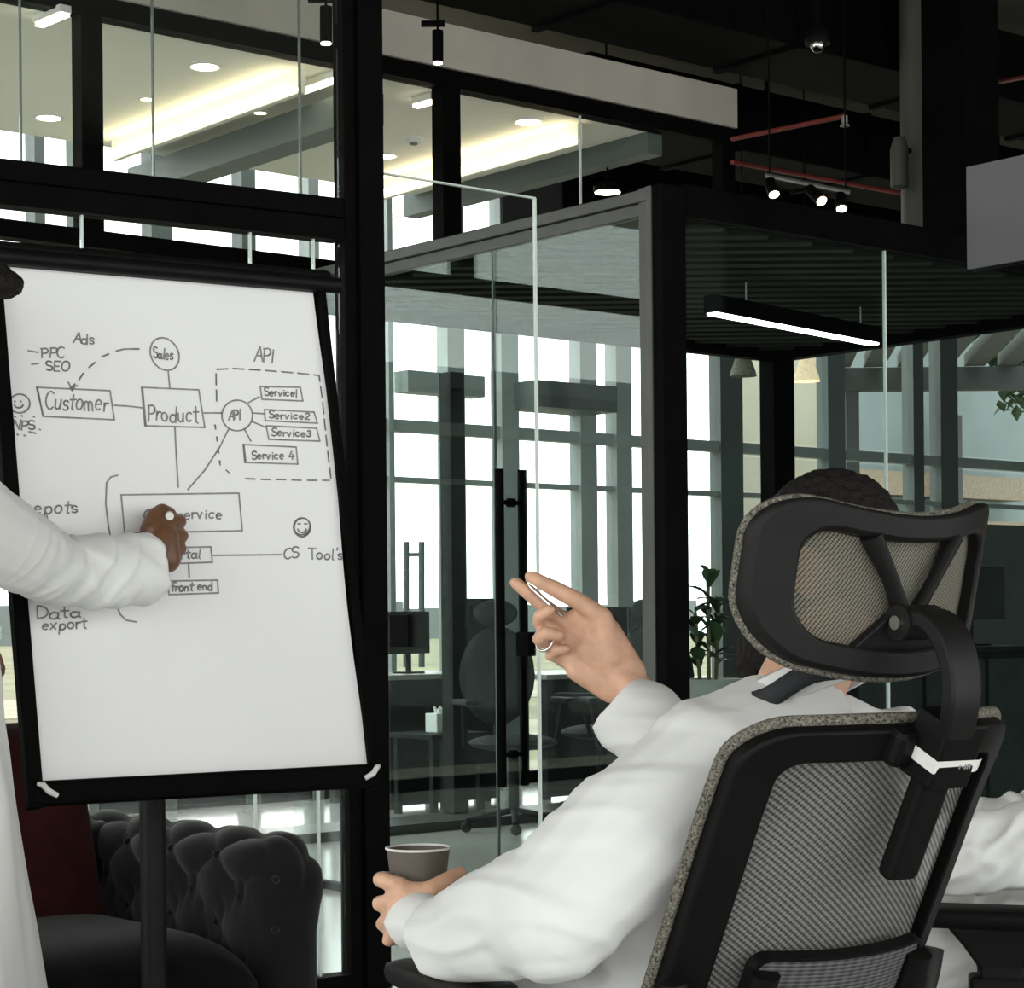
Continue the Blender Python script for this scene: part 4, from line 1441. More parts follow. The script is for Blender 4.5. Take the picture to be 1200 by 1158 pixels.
OUT = rrect(-HW, HW, -0.02, BL, 0.055)
INN = rrect(-HW + 0.046, HW - 0.046, 0.03, BL - 0.045, 0.028)
MID = rrect(-HW + 0.02, HW - 0.02, 0.0, BL - 0.02, 0.04)
ring_plate(OUT, INN, bmap, -0.006, 0.020).build('back_frame', 'black_plastic', chair, True, bevel=0.004, world=False)
fill_mesh('back_mesh', INN, bmap, 0.0, 'mesh_back', chair)
EDG = rrect(-HW - 0.003, HW + 0.003, -0.022, BL + 0.003, 0.056)
ew = MB().loop_tube([bmap(*q, -0.004) for q in EDG], 0.0075, 10)
ew.build('edge_trim', 'edge_weave', chair, True, world=False)

# headrest
HU, HV, HS = 0.190, 0.098, 0.072
HC = Vector((-0.018, -0.46, 1.150))
HT = math.radians(13)


def hmap(u, v, off=0.0):
    y = HS * (abs(u) / HU) ** 2.4 - v * math.sin(HT) - off
    return HC + Vector((u, y, v * math.cos(HT) + 0.042 * (u / HU) ** 2))


hr_o = rrect(-HU, HU, -HV, HV, 0.068, 12, 6)
hr_i = rrect(-HU + 0.044, HU - 0.044, -HV + 0.034, HV - 0.032, 0.042, 12, 6)
head = ring_plate(hr_o, hr_i, hmap, -0.004, 0.022).build('headrest_frame', 'charcoal_plastic', chair, True, bevel=0.006, world=False)
fill_mesh('headrest_mesh', hr_i, hmap, -0.001, 'mesh_head', chair, 10)
MB().loop_tube([hmap(q[0] * 0.992, q[1] * 0.995, -0.005) for q in hr_o], 0.006, 8).build('headrest_trim', 'edge_weave', chair, True, world=False)
# Y-shaped strut and hub
hub = (0.0, -0.03)
for sx in (-1, 1):
    MB().tube([hmap(hub[0] + sx * 0.004, hub[1], 0.016), hmap(sx * 0.035, 0.02, 0.016), hmap(sx * 0.068, HV - 0.03, 0.012)], [0.013, 0.011, 0.015], 10, sy=0.7).build('headrest_strut', 'charcoal_plastic', chair, True, world=False)
MB().add([hmap(u, v, o) for o in (0.004, 0.02) for u, v in ((-0.085, -HV + 0.02), (0.085, -HV + 0.02), (0.020, -0.012), (-0.020, -0.012))],
         [(3, 2, 1, 0), (4, 5, 6, 7), (0, 1, 5, 4), (1, 2, 6, 5), (2, 3, 7, 6), (3, 0, 4, 7)]).build('headrest_hub', 'charcoal_plastic', chair, world=False, bevel=0.004)
hx = hmap(*hub, 0.03)
MB().tube([hx + Vector((-0.03, 0, 0)), hx + Vector((0.03, 0, 0))], 0.021, 18).build('hinge', 'charcoal_plastic', chair, True, world=False)
MB().tube([hx + Vector((-0.0295, 0, 0)), hx + Vector((-0.034, 0, 0))], 0.0085, 14).build('hinge_screw', 'chrome', chair, True, world=False)
# curved stem
top_b = bmap(0, BL, 0.045)
stem_pts = [hx + Vector((0, 0, 0.0)), hx + Vector((0, -0.03, 0.004)), hx + Vector((0, -0.058, -0.02)), hx + Vector((0, -0.072, -0.06)),
            hx + Vector((0, -0.07, -0.10)), top_b + Vector((0, -0.004, -0.02))]
sm = MB()
secs = []
def cat(pts, n):
    out = []
    for i in range(len(pts) - 1):
        p0, p1, p2, p3 = pts[max(i - 1, 0)], pts[i], pts[i + 1], pts[min(i + 2, len(pts) - 1)]
        for k in range(n):
            f_ = k / n
            out.append(0.5 * (2 * p1 + (p2 - p0) * f_ + (2 * p0 - 5 * p1 + 4 * p2 - p3) * f_ ** 2 + (3 * p1 - p0 - 3 * p2 + p3) * f_ ** 3))
    return out + [pts[-1]]
stem_pts = cat(stem_pts, 5)
NST = len(stem_pts) - 1
for i, p in enumerate(stem_pts):
    t = (stem_pts[min(i + 1, NST)] - stem_pts[max(i - 1, 0)]).normalized()
    nn = Vector((1, 0, 0)).cross(t).normalized()
    w = 0.027 - 0.005 * i / NST
    th = 0.015 - 0.005 * min(1, i / 5)
    secs.append([p + Vector((sx * w, 0, 0)) + nn * sy * th for sx, sy in ((-1, -1), (1, -1), (1, 1), (-1, 1))])
vs = [q for s_ in secs for q in s_]
fs = [(i * 4 + k, i * 4 + (k + 1) % 4, i * 4 + 4 + (k + 1) % 4, i * 4 + 4 + k) for i in range(NST) for k in range(4)] + [(3, 2, 1, 0), tuple(4 * NST + k for k in range(4))]
sm.add(vs, fs).build('headrest_stem', 'charcoal_plastic', chair, True, bevel=0.005, world=False)
BKM = Matrix((Vector((1, 0, 0)), FN, UB)).transposed().to_4x4()
MB().box(bmap(0, BL - 0.012, 0.045), (0.066, 0.055, 0.085), BKM).build('slider_block', 'black_plastic', chair, bevel=0.005, world=False)
MB().box(bmap(0, BL - 0.105, 0.050), (0.050, 0.026, 0.17), BKM).build('slider_bar', 'black_plastic', chair, bevel=0.008, world=False)
MB().box(bmap(0, BL - 0.022, 0.02), (0.12, 0.03, 0.05), BKM).build('slider_mount', 'black_plastic', chair, bevel=0.01, world=False)
# white tag wrapped round the block
tg = MB()
tp = [(-0.0345, 0.020), (-0.0345, 0.0735), (0.0345, 0.0735), (0.043, 0.070)]
vs = []
for i, (u, o) in enumerate(tp):
    for dv in (-0.010, 0.007):
        vs.append(bmap(0, BL - 0.020 + dv - 0.001 * i, o) + Vector((u, 0, 0)))
tg.add(vs, [(2 * i, 2 * i + 2, 2 * i + 3, 2 * i + 1) for i in range(3)])
tgo = tg.build('tag', 'white_plastic', chair, world=False, label='white paper tag stuck round the headrest slider')
mk = MB()
for i, (u, hgt) in enumerate(((0.006, .005), (0.011, .002), (0.015, .006), (0.019, .006), (0.023, .006))):
    q = bmap(0, BL - 0.0235, 0.0741) + Vector((u, 0, 0))
    mk.box(q, (0.0022, 0.0004, hgt), BKM)
mk.build('tag_marks', 'ink', tgo, world=False)

# lumbar pad with its end blocks and the supporting bow
lum = rrect(-0.14, 0.14, 0.165, 0.255, 0.02)
fill_mesh('lumbar_pad', lum, bmap, 0.034, 'mesh_lumbar', chair, 8)
ring_plate(lum, rrect(-0.135, 0.135, 0.17, 0.25, 0.016), bmap, 0.02, 0.037).build('lumbar_frame', 'black_plastic', chair, True, world=False)
for sx in (-1, 1):
    MB().tube([bmap(sx * 0.128, 0.13, 0.042), bmap(sx * 0.128, 0.235, 0.042)], 0.02, 12, sx=1.0, sy=0.8).build('lumbar_end', 'black_plastic', chair, True, world=False)
bow = [bmap(0.217 * math.cos(math.pi * i / 16), 0.205 - 0.13 * math.sin(math.pi * i / 16), 0.03 + 0.035 * math.sin(math.pi * i / 16)) for i in range(17)]
MB().tube(bow, 0.017, 10).build('back_bow', 'charcoal_plastic', chair, True, world=False)
MB().tube([bmap(0, 0.08, 0.065), Vector((0, -0.20, 0.42)), Vector((0, 0, 0.40))], 0.03, 12).build('back_bracket', 'black_plastic', chair, True, world=False)
# seat
sv = []
NS = 20
for j in range(NS + 1):
    for i in range(NS + 1):
        x, yv = 2 * i / NS - 1, 2 * j / NS - 1
        kx = x * (1 - 0.10 * yv ** 2)
        sv.append(Vector((0.25 * kx, 0.02 + 0.25 * yv * (1 - 0.12 * x * x), 0.475 - 0.03 * max(0, yv - 0.5) ** 2 - 0.035 * (x ** 8 + yv ** 8))))
f = [(j * (NS + 1) + i, j * (NS + 1) + i + 1, (j + 1) * (NS + 1) + i + 1, (j + 1) * (NS + 1) + i) for j in range(NS) for i in range(NS)]
rg = [i for i in range(NS + 1)] + [j * (NS + 1) + NS for j in range(1, NS + 1)] + [NS * (NS + 1) + i for i in range(NS - 1, -1, -1)] + [j * (NS + 1) for j in range(NS - 1, 0, -1)]
k0 = len(sv)
sv += [Vector((sv[q].x * 0.95, sv[q].y * 0.95, 0.40)) for q in rg]
f += [(rg[(q + 1) % len(rg)], rg[q], k0 + q, k0 + (q + 1) % len(rg)) for q in range(len(rg))] + [tuple(k0 + q for q in range(len(rg)))]
MB().add(sv, f).build('seat', 'black_cloth', chair, 'all', world=False)
# arms
for sx in (-1, 1):
    ap = MB()
    outl = rrect(-0.048, 0.048, -0.15, 0.15, 0.045, 8, 4)
    rot = Matrix.Rotation(sx * math.radians(8), 3, 'Z')
    def apt(q, z, k=1.0):
        w = rot @ Vector((q[0] * k, q[1] * k, 0))
        return Vector((sx * 0.30 + w.x, 0.105 + w.y, z))
    n = len(outl)
    lay = [(0.628, 0.86), (0.634, 0.97), (0.645, 1.0), (0.654, 0.97), (0.658, 0.88)]
    vs = [apt(q, z, k) for z, k in lay for q in outl]
    fs = [(a * n + i, a * n + (i + 1) % n, (a + 1) * n + (i + 1) % n, (a + 1) * n + i) for a in range(4) for i in range(n)] + [tuple(range(n - 1, -1, -1)), tuple(4 * n + i for i in range(n))]
    ap.add(vs, fs).build('arm_pad', 'black_plastic', chair, True, world=False)
    jx = sx * 0.30
    vs = []
    for z, wx, wy in ((0.63, 0.034, 0.085), (0.60, 0.03, 0.06), (0.565, 0.026, 0.036), (0.53, 0.026, 0.036)):
        vs += [Vector((jx + a * wx, 0.085 + b * wy, z)) for a, b in ((-1, -1), (1, -1), (1, 1), (-1, 1))]
    fs = [(i * 4 + k, i * 4 + (k + 1) % 4, i * 4 + 4 + (k + 1) % 4, i * 4 + 4 + k) for i in range(3) for k in range(4)] + [(3, 2, 1, 0), (12, 13, 14, 15)]
    MB().add([q for q in vs], [g[::-1] for g in fs]).build('arm_bracket', 'black_plastic', chair, bevel=0.006, world=False)
    MB().box((jx, 0.085, 0.45), (0.06, 0.10, 0.20)).build('arm_post', 'black_plastic', chair, bevel=0.006, world=False)
    MB().box((sx * 0.24, 0.06, 0.385), (0.18, 0.08, 0.03)).build('arm_base', 'black_plastic', chair, bevel=0.006, world=False)
# base
MB().lathe([(0.03, 0.12), (0.03, 0.30), (0.045, 0.30), (0.045, 0.38)], (0, 0, 0), 18).build('gas_lift', 'black_metal', chair, True, world=False)
MB().box((0, 0, 0.385), (0.2, 0.24, 0.05)).build('mechanism', 'black_plastic', chair, bevel=0.01, world=False)
for i in range(5):
    a = 2 * math.pi * i / 5 + 0.3
    dv = Vector((math.cos(a), math.sin(a), 0))
    MB().tube([Vector((0, 0, 0.13)), dv * 0.16 + Vector((0, 0, 0.115)), dv * 0.31 + Vector((0, 0, 0.085))], [0.034, 0.026, 0.02], 10).build('base_leg', 'black_plastic', chair, True, world=False)
    w = MB()
    for s_ in (-1, 1):
        q = dv * 0.31 + dv.cross(Vector((0, 0, 1))) * 0.016 * s_ + Vector((0, 0, 0.03))
        w.tube([q - dv.cross(Vector((0, 0, 1))) * 0.009, q + dv.cross(Vector((0, 0, 1))) * 0.009], 0.03, 16)
    w.build('castor', 'black_plastic', chair, True, world=False)

# second chair, under the seated man at the right
ch2 = copy_tree(chair)
RC = math.radians(80)
CH2 = Vector((0.915, 3.57, 0))
ch2.matrix_world = Matrix.Translation(CH2) @ Matrix.Rotation(RC, 4, 'Z')
ch2['label'] = 'black mesh office chair under the seated person who holds no cup'

# ================================================================== PEOPLE
def head_pieces(mb, hc, M):
    def L(x, y, z): return hc + M.to_3x3() @ Vector((x, y, z))
    mb.ell(L(0, -0.012, 0.03), (0.075, 0.096, 0.088), M)
    mb.ell(L(0, 0.03, -0.03), (0.063, 0.068, 0.086), M)
    mb.ell(L(0, 0.045, -0.085), (0.048, 0.046, 0.036), M)
    mb.ell(L(0, 0.088, 0.022), (0.045, 0.012, 0.010), M)
    mb.cone(L(0, 0.094, 0.012), L(0, 0.108, -0.028), 0.009, 0.014, 10)
    mb.ell(L(0, 0.094, -0.058), (0.022, 0.010, 0.006), M)
    mb.ell(L(0, 0.092, -0.070), (0.019, 0.010, 0.006), M)
    for s_ in (-1, 1):
        mb.ell(L(0.074 * s_, -0.008, -0.012), (0.010, 0.024, 0.034), M)
        mb.ell(L(0.04 * s_, 0.07, -0.03), (0.024, 0.02, 0.022), M)
    return L


def eyes(L, M, par):
    for s_ in (-1, 1):
        e_ = MB().ell(L(0.030 * s_, 0.0795, 0.004), (0.012, 0.0095, 0.0065), M, 12, 8).build('eye', 'white_plastic', par, True)
        MB().ell(L(0.030 * s_, 0.0862, 0.004), (0.0048, 0.0032, 0.0048), M, 10, 6).build('iris', 'hair', e_, True)


def hand_generic(mb, w, fwd, palm_n, k=1.0):
    """relaxed half-curled hand; w wrist, fwd along the fingers, palm_n out of the palm"""
    f = Vector(fwd).normalized(); p = Vector(palm_n); p = (p - f * p.dot(f)).normalized(); s = f.cross(p)
    mb.cone(w, w + f * 0.03, 0.026, 0.028)
    for i in range(4):
        o = (i - 1.5) * 0.02
        b = w + f * 0.088 + s * o
        mb.cone(w + f * 0.02 + s * o * 0.7, b, 0.018, 0.013)
        ln = (0.9, 1.0, 0.95, 0.75)[i]
        q1 = b + f * 0.036 * ln + p * 0.018; q2 = q1 + f * 0.012 * ln + p * 0.026; q3 = q2 - f * 0.008 + p * 0.018
        mb.chain([b, q1, q2, q3], [0.0115, 0.0105, 0.0095, 0.008], 10)
    mb.chain([w + f * 0.02 - s * 0.02, w + f * 0.05 - s * 0.045 + p * 0.012, w + f * 0.08 - s * 0.05 + p * 0.025, w + f * 0.1 - s * 0.042 + p * 0.03], [0.018, 0.015, 0.0125, 0.009], 10)


def leg_pieces(mb, hip, knee, ankle, toe):
    mb.chain([hip, knee], [0.085, 0.058]); mb.chain([knee, ankle], [0.055, 0.036])
    mb.cone(ankle + Vector((0, 0, -0.03)), toe, 0.036, 0.03)


# ---------------------------------------------------------------- seated man with the cup
D1 = Vector((-math.sin(TH), math.cos(TH), 0)); R1 = Vector((math.cos(TH), math.sin(TH), 0))


def c1(x, y, z): return CMAT @ Vector((x, y, z))


Lsh = P(835, 893, 2.60); Rsh = Lsh + Vector((0.77, 0.64, -0.06)) * 0.36
Lel = P(650, 1070, 2.53); Lwr = P(492, 1076, 2.79)
Rel = P(850, 925, 2.90); Rwr = P(729, 797, 2.95)
mid = (Lsh + Rsh) / 2
hip = c1(0, -0.05, 0.57)
HCp = P(957, 664, 2.74)
HM = dirmat((-0.93, 0.37, -0.04))
neckb = P(935, 812, 2.66)

b = MB()
HL = head_pieces(b, HCp, HM)
b.chain([HL(0, -0.025, -0.06), neckb, mid + Vector((0, 0, 0.0))], [0.056, 0.058, 0.08])
b.chain([mid + Vector((0, 0, -0.08)), hip.lerp(mid, 0.45) + D1 * 0.04, hip + D1 * 0.03], [0.095, 0.095, 0.11])
b.chain([mid, Lsh], [0.06, 0.055]); b.chain([mid, Rsh], [0.06, 0.055])
b.chain([Lsh, Lel, Lwr], [0.055, 0.042, 0.027]); b.chain([Rsh, Rel, Rwr], [0.055, 0.042, 0.027])
for sx in (-1, 1):
    leg_pieces(b, c1(sx * 0.09, -0.06, 0.55), c1(sx * 0.11, 0.36, 0.55), c1(sx * 0.12, 0.40, 0.10), c1(sx * 0.13, 0.54, 0.035))
# raised right hand: two digits out, two curled over the palm
q = lambda px, py, d: P(px, py, d)
b.cone(q(741, 789, 2.95), q(712, 740, 2.95), 0.021, 0.020); b.cone(q(717, 808, 2.955), q(676, 785, 2.955), 0.021, 0.017)
b.cone(q(729, 797, 2.955), q(690, 760, 2.955), 0.026, 0.026)
b.cone(q(716, 770, 2.945), q(706, 730, 2.94), 0.023, 0.018)
for m_ in ((670, 726), (655, 740), (650, 756), (660, 772)):
    b.cone(q(706, 772, 2.957), q(m_[0], m_[1], 2.958), 0.020, 0.0135)
b.chain([q(706, 724, 2.937), q(680, 706, 2.932), q(650, 690, 2.932), q(622, 676, 2.937)], [0.0155, 0.0135, 0.0125, 0.0095], 12)
b.chain([q(664, 730, 2.957), q(632, 706, 2.955), q(604, 683, 2.952)], [0.0125, 0.0115, 0.0093], 12)
b.chain([q(655, 740, 2.95), q(632, 730, 2.932), q(632, 722, 2.918), q(644, 715, 2.912)], [0.0115, 0.0105, 0.0095, 0.0085], 12)
b.chain([q(648, 756, 2.95), q(632, 749, 2.925), q(641, 742, 2.908), q(655, 745, 2.908)], [0.0115, 0.0110, 0.010, 0.0085], 12)
b.chain([q(658, 771, 2.955), q(646, 768, 2.945), q(652, 762, 2.932), q(663, 761, 2.930)], [0.0105, 0.0095, 0.0085, 0.0075], 12)
b.cone(q(700, 745, 2.95), q(676, 722, 2.953), 0.019, 0.013); b.cone(q(700, 735, 2.945), q(688, 722, 2.945), 0.016, 0.012)
# left hand round the cup
for m_ in ((468, 1040), (463, 1056), (462, 1072), (466, 1086)):
    b.cone(q(492, 1076, 2.795), q(m_[0], m_[1], 2.797), 0.022, 0.0135)
b.chain([q(470, 1038, 2.797), q(446, 1031, 2.826), q(449, 1029, 2.875), q(470, 1028, 2.907)], [0.0125, 0.0115, 0.010, 0.0085], 12)
b.chain([q(464, 1056, 2.797), q(445, 1059, 2.826), q(448, 1058, 2.875), q(470, 1056, 2.905)], [0.0125, 0.0115, 0.010, 0.0085], 12)
b.chain([q(463, 1072, 2.797), q(449, 1083, 2.826), q(453, 1083, 2.868), q(472, 1080, 2.897)], [0.012, 0.011, 0.0095, 0.008], 12)
b.chain([q(468, 1086, 2.797), q(455, 1102, 2.822), q(460, 1102, 2.858), q(474, 1098, 2.885)], [0.011, 0.0095, 0.0085, 0.007], 12)
b.chain([q(486, 1062, 2.795), q(506, 1044, 2.797), q(522, 1033, 2.808), q(539, 1023, 2.825)], [0.019, 0.0155, 0.0125, 0.0100], 12)
b.cone(q(474, 1044, 2.798), q(506, 1046, 2.798), 0.014, 0.014)
me = blob_mesh(b, 0.0032, 5, 0.5)
man = tag(link_mesh('person', me, 'skin_light'), 'seated man in a white robe holding a brown cup and pointing with a raised hand', 'person')
PW['person'] = Matrix.Identity(4)
eyes(HL, HM, man)

r = MB()
BY = dirmat((-0.64, 0.77, 0))
r.ell(mid + Vector((0, 0, -0.13)), (0.17, 0.125, 0.20), BY)
r.ell(hip.lerp(mid, 0.4) + D1 * 0.05, (0.165, 0.135, 0.22), BY)
r.ell(hip + D1 * 0.04, (0.18, 0.16, 0.15), BY)
r.chain([neckb + Vector((0, 0, -0.045)), Lsh + Vector((0, 0, 0.0))], [0.078, 0.084]); r.chain([neckb + Vector((0, 0, -0.06)), Rsh], [0.066, 0.07])
r.chain([Lsh, Lsh.lerp(Lel, 0.5), Lel], [0.086, 0.090, 0.083])
r.chain([Lel, Lel.lerp(Lwr, 0.45)], [0.083, 0.070])
r.cone(Lel.lerp(Lwr, 0.3) + Vector((0, 0, -0.01)), P(513, 1100, 2.735), 0.074, 0.055, 20, (False, True))
r.cone(P(540, 1092, 2.69), P(481, 1077, 2.808), 0.040, 0.037, 20, (False, True))
r.chain([Rsh, Rel], [0.082, 0.075])
r.cone(Rel, P(722, 821, 2.94), 0.074, 0.052, 20, (False, True))
r.cone(Lsh.lerp(Lel, 0.6), hip.lerp(mid, 0.3) - R1 * 0.06, 0.075, 0.12)
for sx in (-1, 1):
    r.cone(c1(sx * 0.09, -0.06, 0.55), c1(sx * 0.12, 0.37, 0.55), 0.13, 0.105)
    r.cone(c1(sx * 0.11, 0.37, 0.54), c1(sx * 0.12, 0.41, 0.13), 0.10, 0.12, 16, (False, True))
r.cone(c1(0, 0.0, 0.56), c1(0, 0.36, 0.55), 0.12, 0.10)

axL = (Lel - Lsh).normalized()
sdL = axL.cross(Vector((0, 1, 0))).normalized()
def fold_a(co):
    s = co @ np.array(axL); u = co @ np.array(sdL); yv = co[:, 1]
    st = np.stack([s * 3.0, u * 13, yv * 9], 1)
    n1 = vnoise(st, (1, 1, 1))
    n2 = vnoise(np.stack([(s + u) * 16, (s - u) * 4.5, yv * 5], 1), (1, 1, 1))
    w = np.clip(1 - np.abs(n2) * 3.2, 0, 1)
    return 0.011 * n1 + 0.006 * w - 0.002
me = blob_mesh(r, 0.0055, 5, 0.5, fold_a)
robe = link_mesh('robe', me, 'robe', man)
# stand-up collar and the dark scarf
NC = 40
nk = P(931, 795, 2.675)
CM = dirmat((-0.80, 0.45, -0.40), (0, 0, 1))
def ringpts(cen, rx, ry, M, z=0.0): return [cen + M.to_3x3() @ Vector((rx * math.cos(2 * math.pi * i / NC), ry * math.sin(2 * math.pi * i / NC), z)) for i in range(NC)]
col = MB()
lays = [ringpts(nk, 0.090, 0.098, CM, -0.035), ringpts(nk, 0.080, 0.088, CM, 0.006), ringpts(nk, 0.073, 0.080, CM, 0.010), ringpts(nk, 0.075, 0.082, CM, -0.035)]
vs = [q_ for l_ in lays for q_ in l_]
col.add(vs, [(a * NC + i, a * NC + (i + 1) % NC, ((a + 1) % 4) * NC + (i + 1) % NC, ((a + 1) % 4) * NC + i) for a in range(4) for i in range(NC)])
col.build('collar', 'robe', man, 'all')
scf = ringpts(nk + Vector((0.014, -0.012, -0.012)), 0.102, 0.100, CM)
MB().loop_tube([p_ + Vector((0, 0, 0.004 * math.sin(i * 0.9))) for i, p_ in enumerate(scf)], 0.013, 10, 0.7, 1.1).build('scarf', 'black_cloth', man, 'all')

def shell(pieces, vox, amp, fr):
    return blob_mesh(pieces, vox, 3, 0.5, lambda co: amp * vnoise(co, (fr, fr, fr)) + amp * 0.7 * vnoise(co, (fr * 2.3,) * 3))

def hair_obj(L, M, par, quiff=False, beard=False):
    h = MB()
    h.ell(L(0, -0.022, 0.042), (0.080, 0.096, 0.088), M)
    h.ell(L(0, -0.06, -0.02), (0.066, 0.05, 0.06), M)
    if quiff:
        h.ell(L(0, 0.07, 0.105), (0.06, 0.075, 0.032), M)
        h.ell(L(0, 0.125, 0.088), (0.045, 0.040, 0.026), M)
    link_mesh('hair', shell(h, 0.003, 0.0035, 90), 'hair', par)
    if beard:
        d = MB()
        d.ell(L(0, 0.060, -0.105), (0.052, 0.048, 0.045), M)
        d.ell(L(0, 0.085, -0.115), (0.034, 0.03, 0.045), M)
        for s_ in (-1, 1):
            d.cone(L(0.066 * s_, 0.0, -0.03), L(0.048 * s_, 0.04, -0.085), 0.012, 0.02, 10)
        link_mesh('beard', shell(d, 0.003, 0.004, 90), 'hair', par)

hair_obj(HL, HM, man, beard=True)
# ring on the curled finger
fa, fb = q(648, 756, 2.95), q(632, 749, 2.925)
ra = (fb - fa).normalized(); rc_ = fa.lerp(fb, 0.62)
rx = ra.cross(Vector((0, 0, 1))).normalized(); ry = ra.cross(rx)
MB().loop_tube([rc_ + (rx * math.cos(2 * math.pi * i / 24) + ry * math.sin(2 * math.pi * i / 24)) * 0.0140 for i in range(24)], 0.0022, 8, ups=[ra] * 24).build('finger_ring', 'chrome', man, 'all')

# silver pen between the fingers
pe0, pe1 = P(619, 685, 2.943), P(656, 719, 2.925)
t = thing('pen', pe1, 0, 'slim silver pen held between the raised fingers', 'pen')
MB().tube([pe0, pe0.lerp(pe1, 0.12), pe1], [0.0012, 0.0033, 0.0035], 12).build('barrel', 'chrome', t, True)
MB().tube([pe1, pe1 + (pe1 - pe0).normalized() * 0.006], 0.0028, 10).build('pen_cap', 'dull_steel', t, True)

# paper cup
cup_c = P(490, 993, 2.862); cup_h = 0.098
cb0 = cup_c - Vector((0, 0, cup_h))
t = thing('paper_cup', cb0, 0, 'brown paper cup with a white rim in the seated man\'s hand', 'cup')
MB().lathe([(0.031, 0.0), (0.0445, cup_h - 0.002), (0.0425, cup_h - 0.002), (0.029, 0.004)], cb0, 36).build('cup_wall', 'cup_brown', t, True)
MB().loop_tube([cup_c + Vector((0.0445 * math.cos(2 * math.pi * i / 40), 0.0445 * math.sin(2 * math.pi * i / 40), -0.001)) for i in range(40)], 0.0019, 8).build('rim', 'white_plastic', t, 'all')

# ---------------------------------------------------------------- standing man writing on the flip chart
b = MB()
HB = Vector((-1.025, 3.60, 1.648))
HBM = dirmat((0.99, 0.12, -0.05))
BL_ = head_pieces(b, HB, HBM)
bx, by = -1.10, 3.60
nb_ = Vector((bx + 0.02, by, 1.47))
RshB = P(-62, 600, 3.42); LshB = Vector((-1.12, 3.80, 1.38))
RelB = P(72, 672, 3.74); RwrB = bhit(178, 650, 0.085)
LelB = Vector((-1.14, 3.86, 1.10)); LwrB = Vector((-1.075, 3.80, 1.085))
chest = Vector((bx, by, 1.30))
b.chain([BL_(0, -0.025, -0.06), nb_, chest], [0.056, 0.058, 0.1])
b.chain([chest, Vector((bx + 0.02, by, 1.1)), Vector((bx + 0.03, by, 0.92))], [0.10, 0.10, 0.10])
b.chain([chest + Vector((0, 0, 0.08)), RshB], [0.07, 0.055]); b.chain([chest + Vector((0, 0, 0.08)), LshB], [0.07, 0.055])
b.chain([RshB, RelB, RwrB], [0.052, 0.040, 0.026]); b.chain([LshB, LelB, LwrB], [0.052, 0.040, 0.026])
for s_ in (-1, 1):
    leg_pieces(b, Vector((bx + 0.03, by + 0.07 * s_, 0.9)), Vector((bx + 0.04, by + 0.08 * s_, 0.5)), Vector((bx - 0.02, by + 0.1 * s_, 0.08)), Vector((bx + 0.14, by + 0.11 * s_, 0.035)))
hand_generic(b, LwrB, (1, -0.2, 0.05), (0.1, -0.3, -1))
# writing fist
z_ = bhit
b.cone(z_(178, 650, 0.085), z_(186, 636, 0.078), 0.028, 0.030)
b.cone(z_(196, 656, 0.075), z_(190, 630, 0.072), 0.026, 0.032)
b.cone(z_(180, 622, 0.070), z_(192, 612, 0.066), 0.026, 0.022)
for (mx, my), (kx, ky), (tx, ty), rr in (((198, 612), (211, 611), (206, 614), 0.0135), ((203, 626), (213, 628), (206, 630), 0.014),
                                         ((200, 640), (211, 643), (203, 644), 0.0135), ((196, 653), (206, 656), (199, 656), 0.012)):
    b.chain([z_(188, 632, 0.075), z_(mx, my, 0.072), z_(kx, ky, 0.055), z_(tx, ty, 0.030), z_(tx - 10, ty + 1, 0.028)], [0.026, 0.015, rr, rr * 0.9, rr * 0.8], 12)
b.chain([z_(176, 622, 0.078), z_(181, 605, 0.070), z_(190, 598, 0.062), z_(200, 601, 0.056)], [0.021, 0.0165, 0.014, 0.011], 12)
me = blob_mesh(b, 0.0035, 4, 0.5)
manb = tag(link_mesh('person', me, 'skin_brown'), 'standing man in a white robe writing on the flip chart', 'person')
PW[manb.name] = Matrix.Identity(4)
eyes(BL_, HBM, manb)
hair_obj(BL_, HBM, manb, quiff=True)
r = MB()
r.chain([nb_ + Vector((0, 0, -0.05)), RshB], [0.07, 0.085]); r.chain([nb_ + Vector((0, 0, -0.05)), LshB], [0.07, 0.085])
r.cone(nb_ + Vector((0, 0, -0.03)), chest, 0.074, 0.13)
r.ell(chest + Vector((-0.01, 0, -0.02)), (0.155, 0.19, 0.2))
for z0, z1, x0, x1, r0, r1 in ((1.25, 0.95, -1.08, -1.075, 0.155, 0.175), (0.95, 0.5, -1.075, -1.06, 0.175, 0.225), (0.5, 0.10, -1.06, -1.05, 0.225, 0.27)):
    r.cone((x0, by, z0), (x1, by, z1), r0, r1, 28, (z0 < 1.2, True))
r.chain([RshB, RelB], [0.098, 0.060])
r.cone(RelB, P(176, 668, 3.885), 0.062, 0.066, 26, (False, True))
r.chain([LshB, LelB], [0.09, 0.07]); r.cone(LelB, LwrB, 0.068, 0.06, 18, (False, True))
axB = (RwrB - RelB).normalized(); upB = Vector((0, 0, 1))
elb = np.array(RelB)
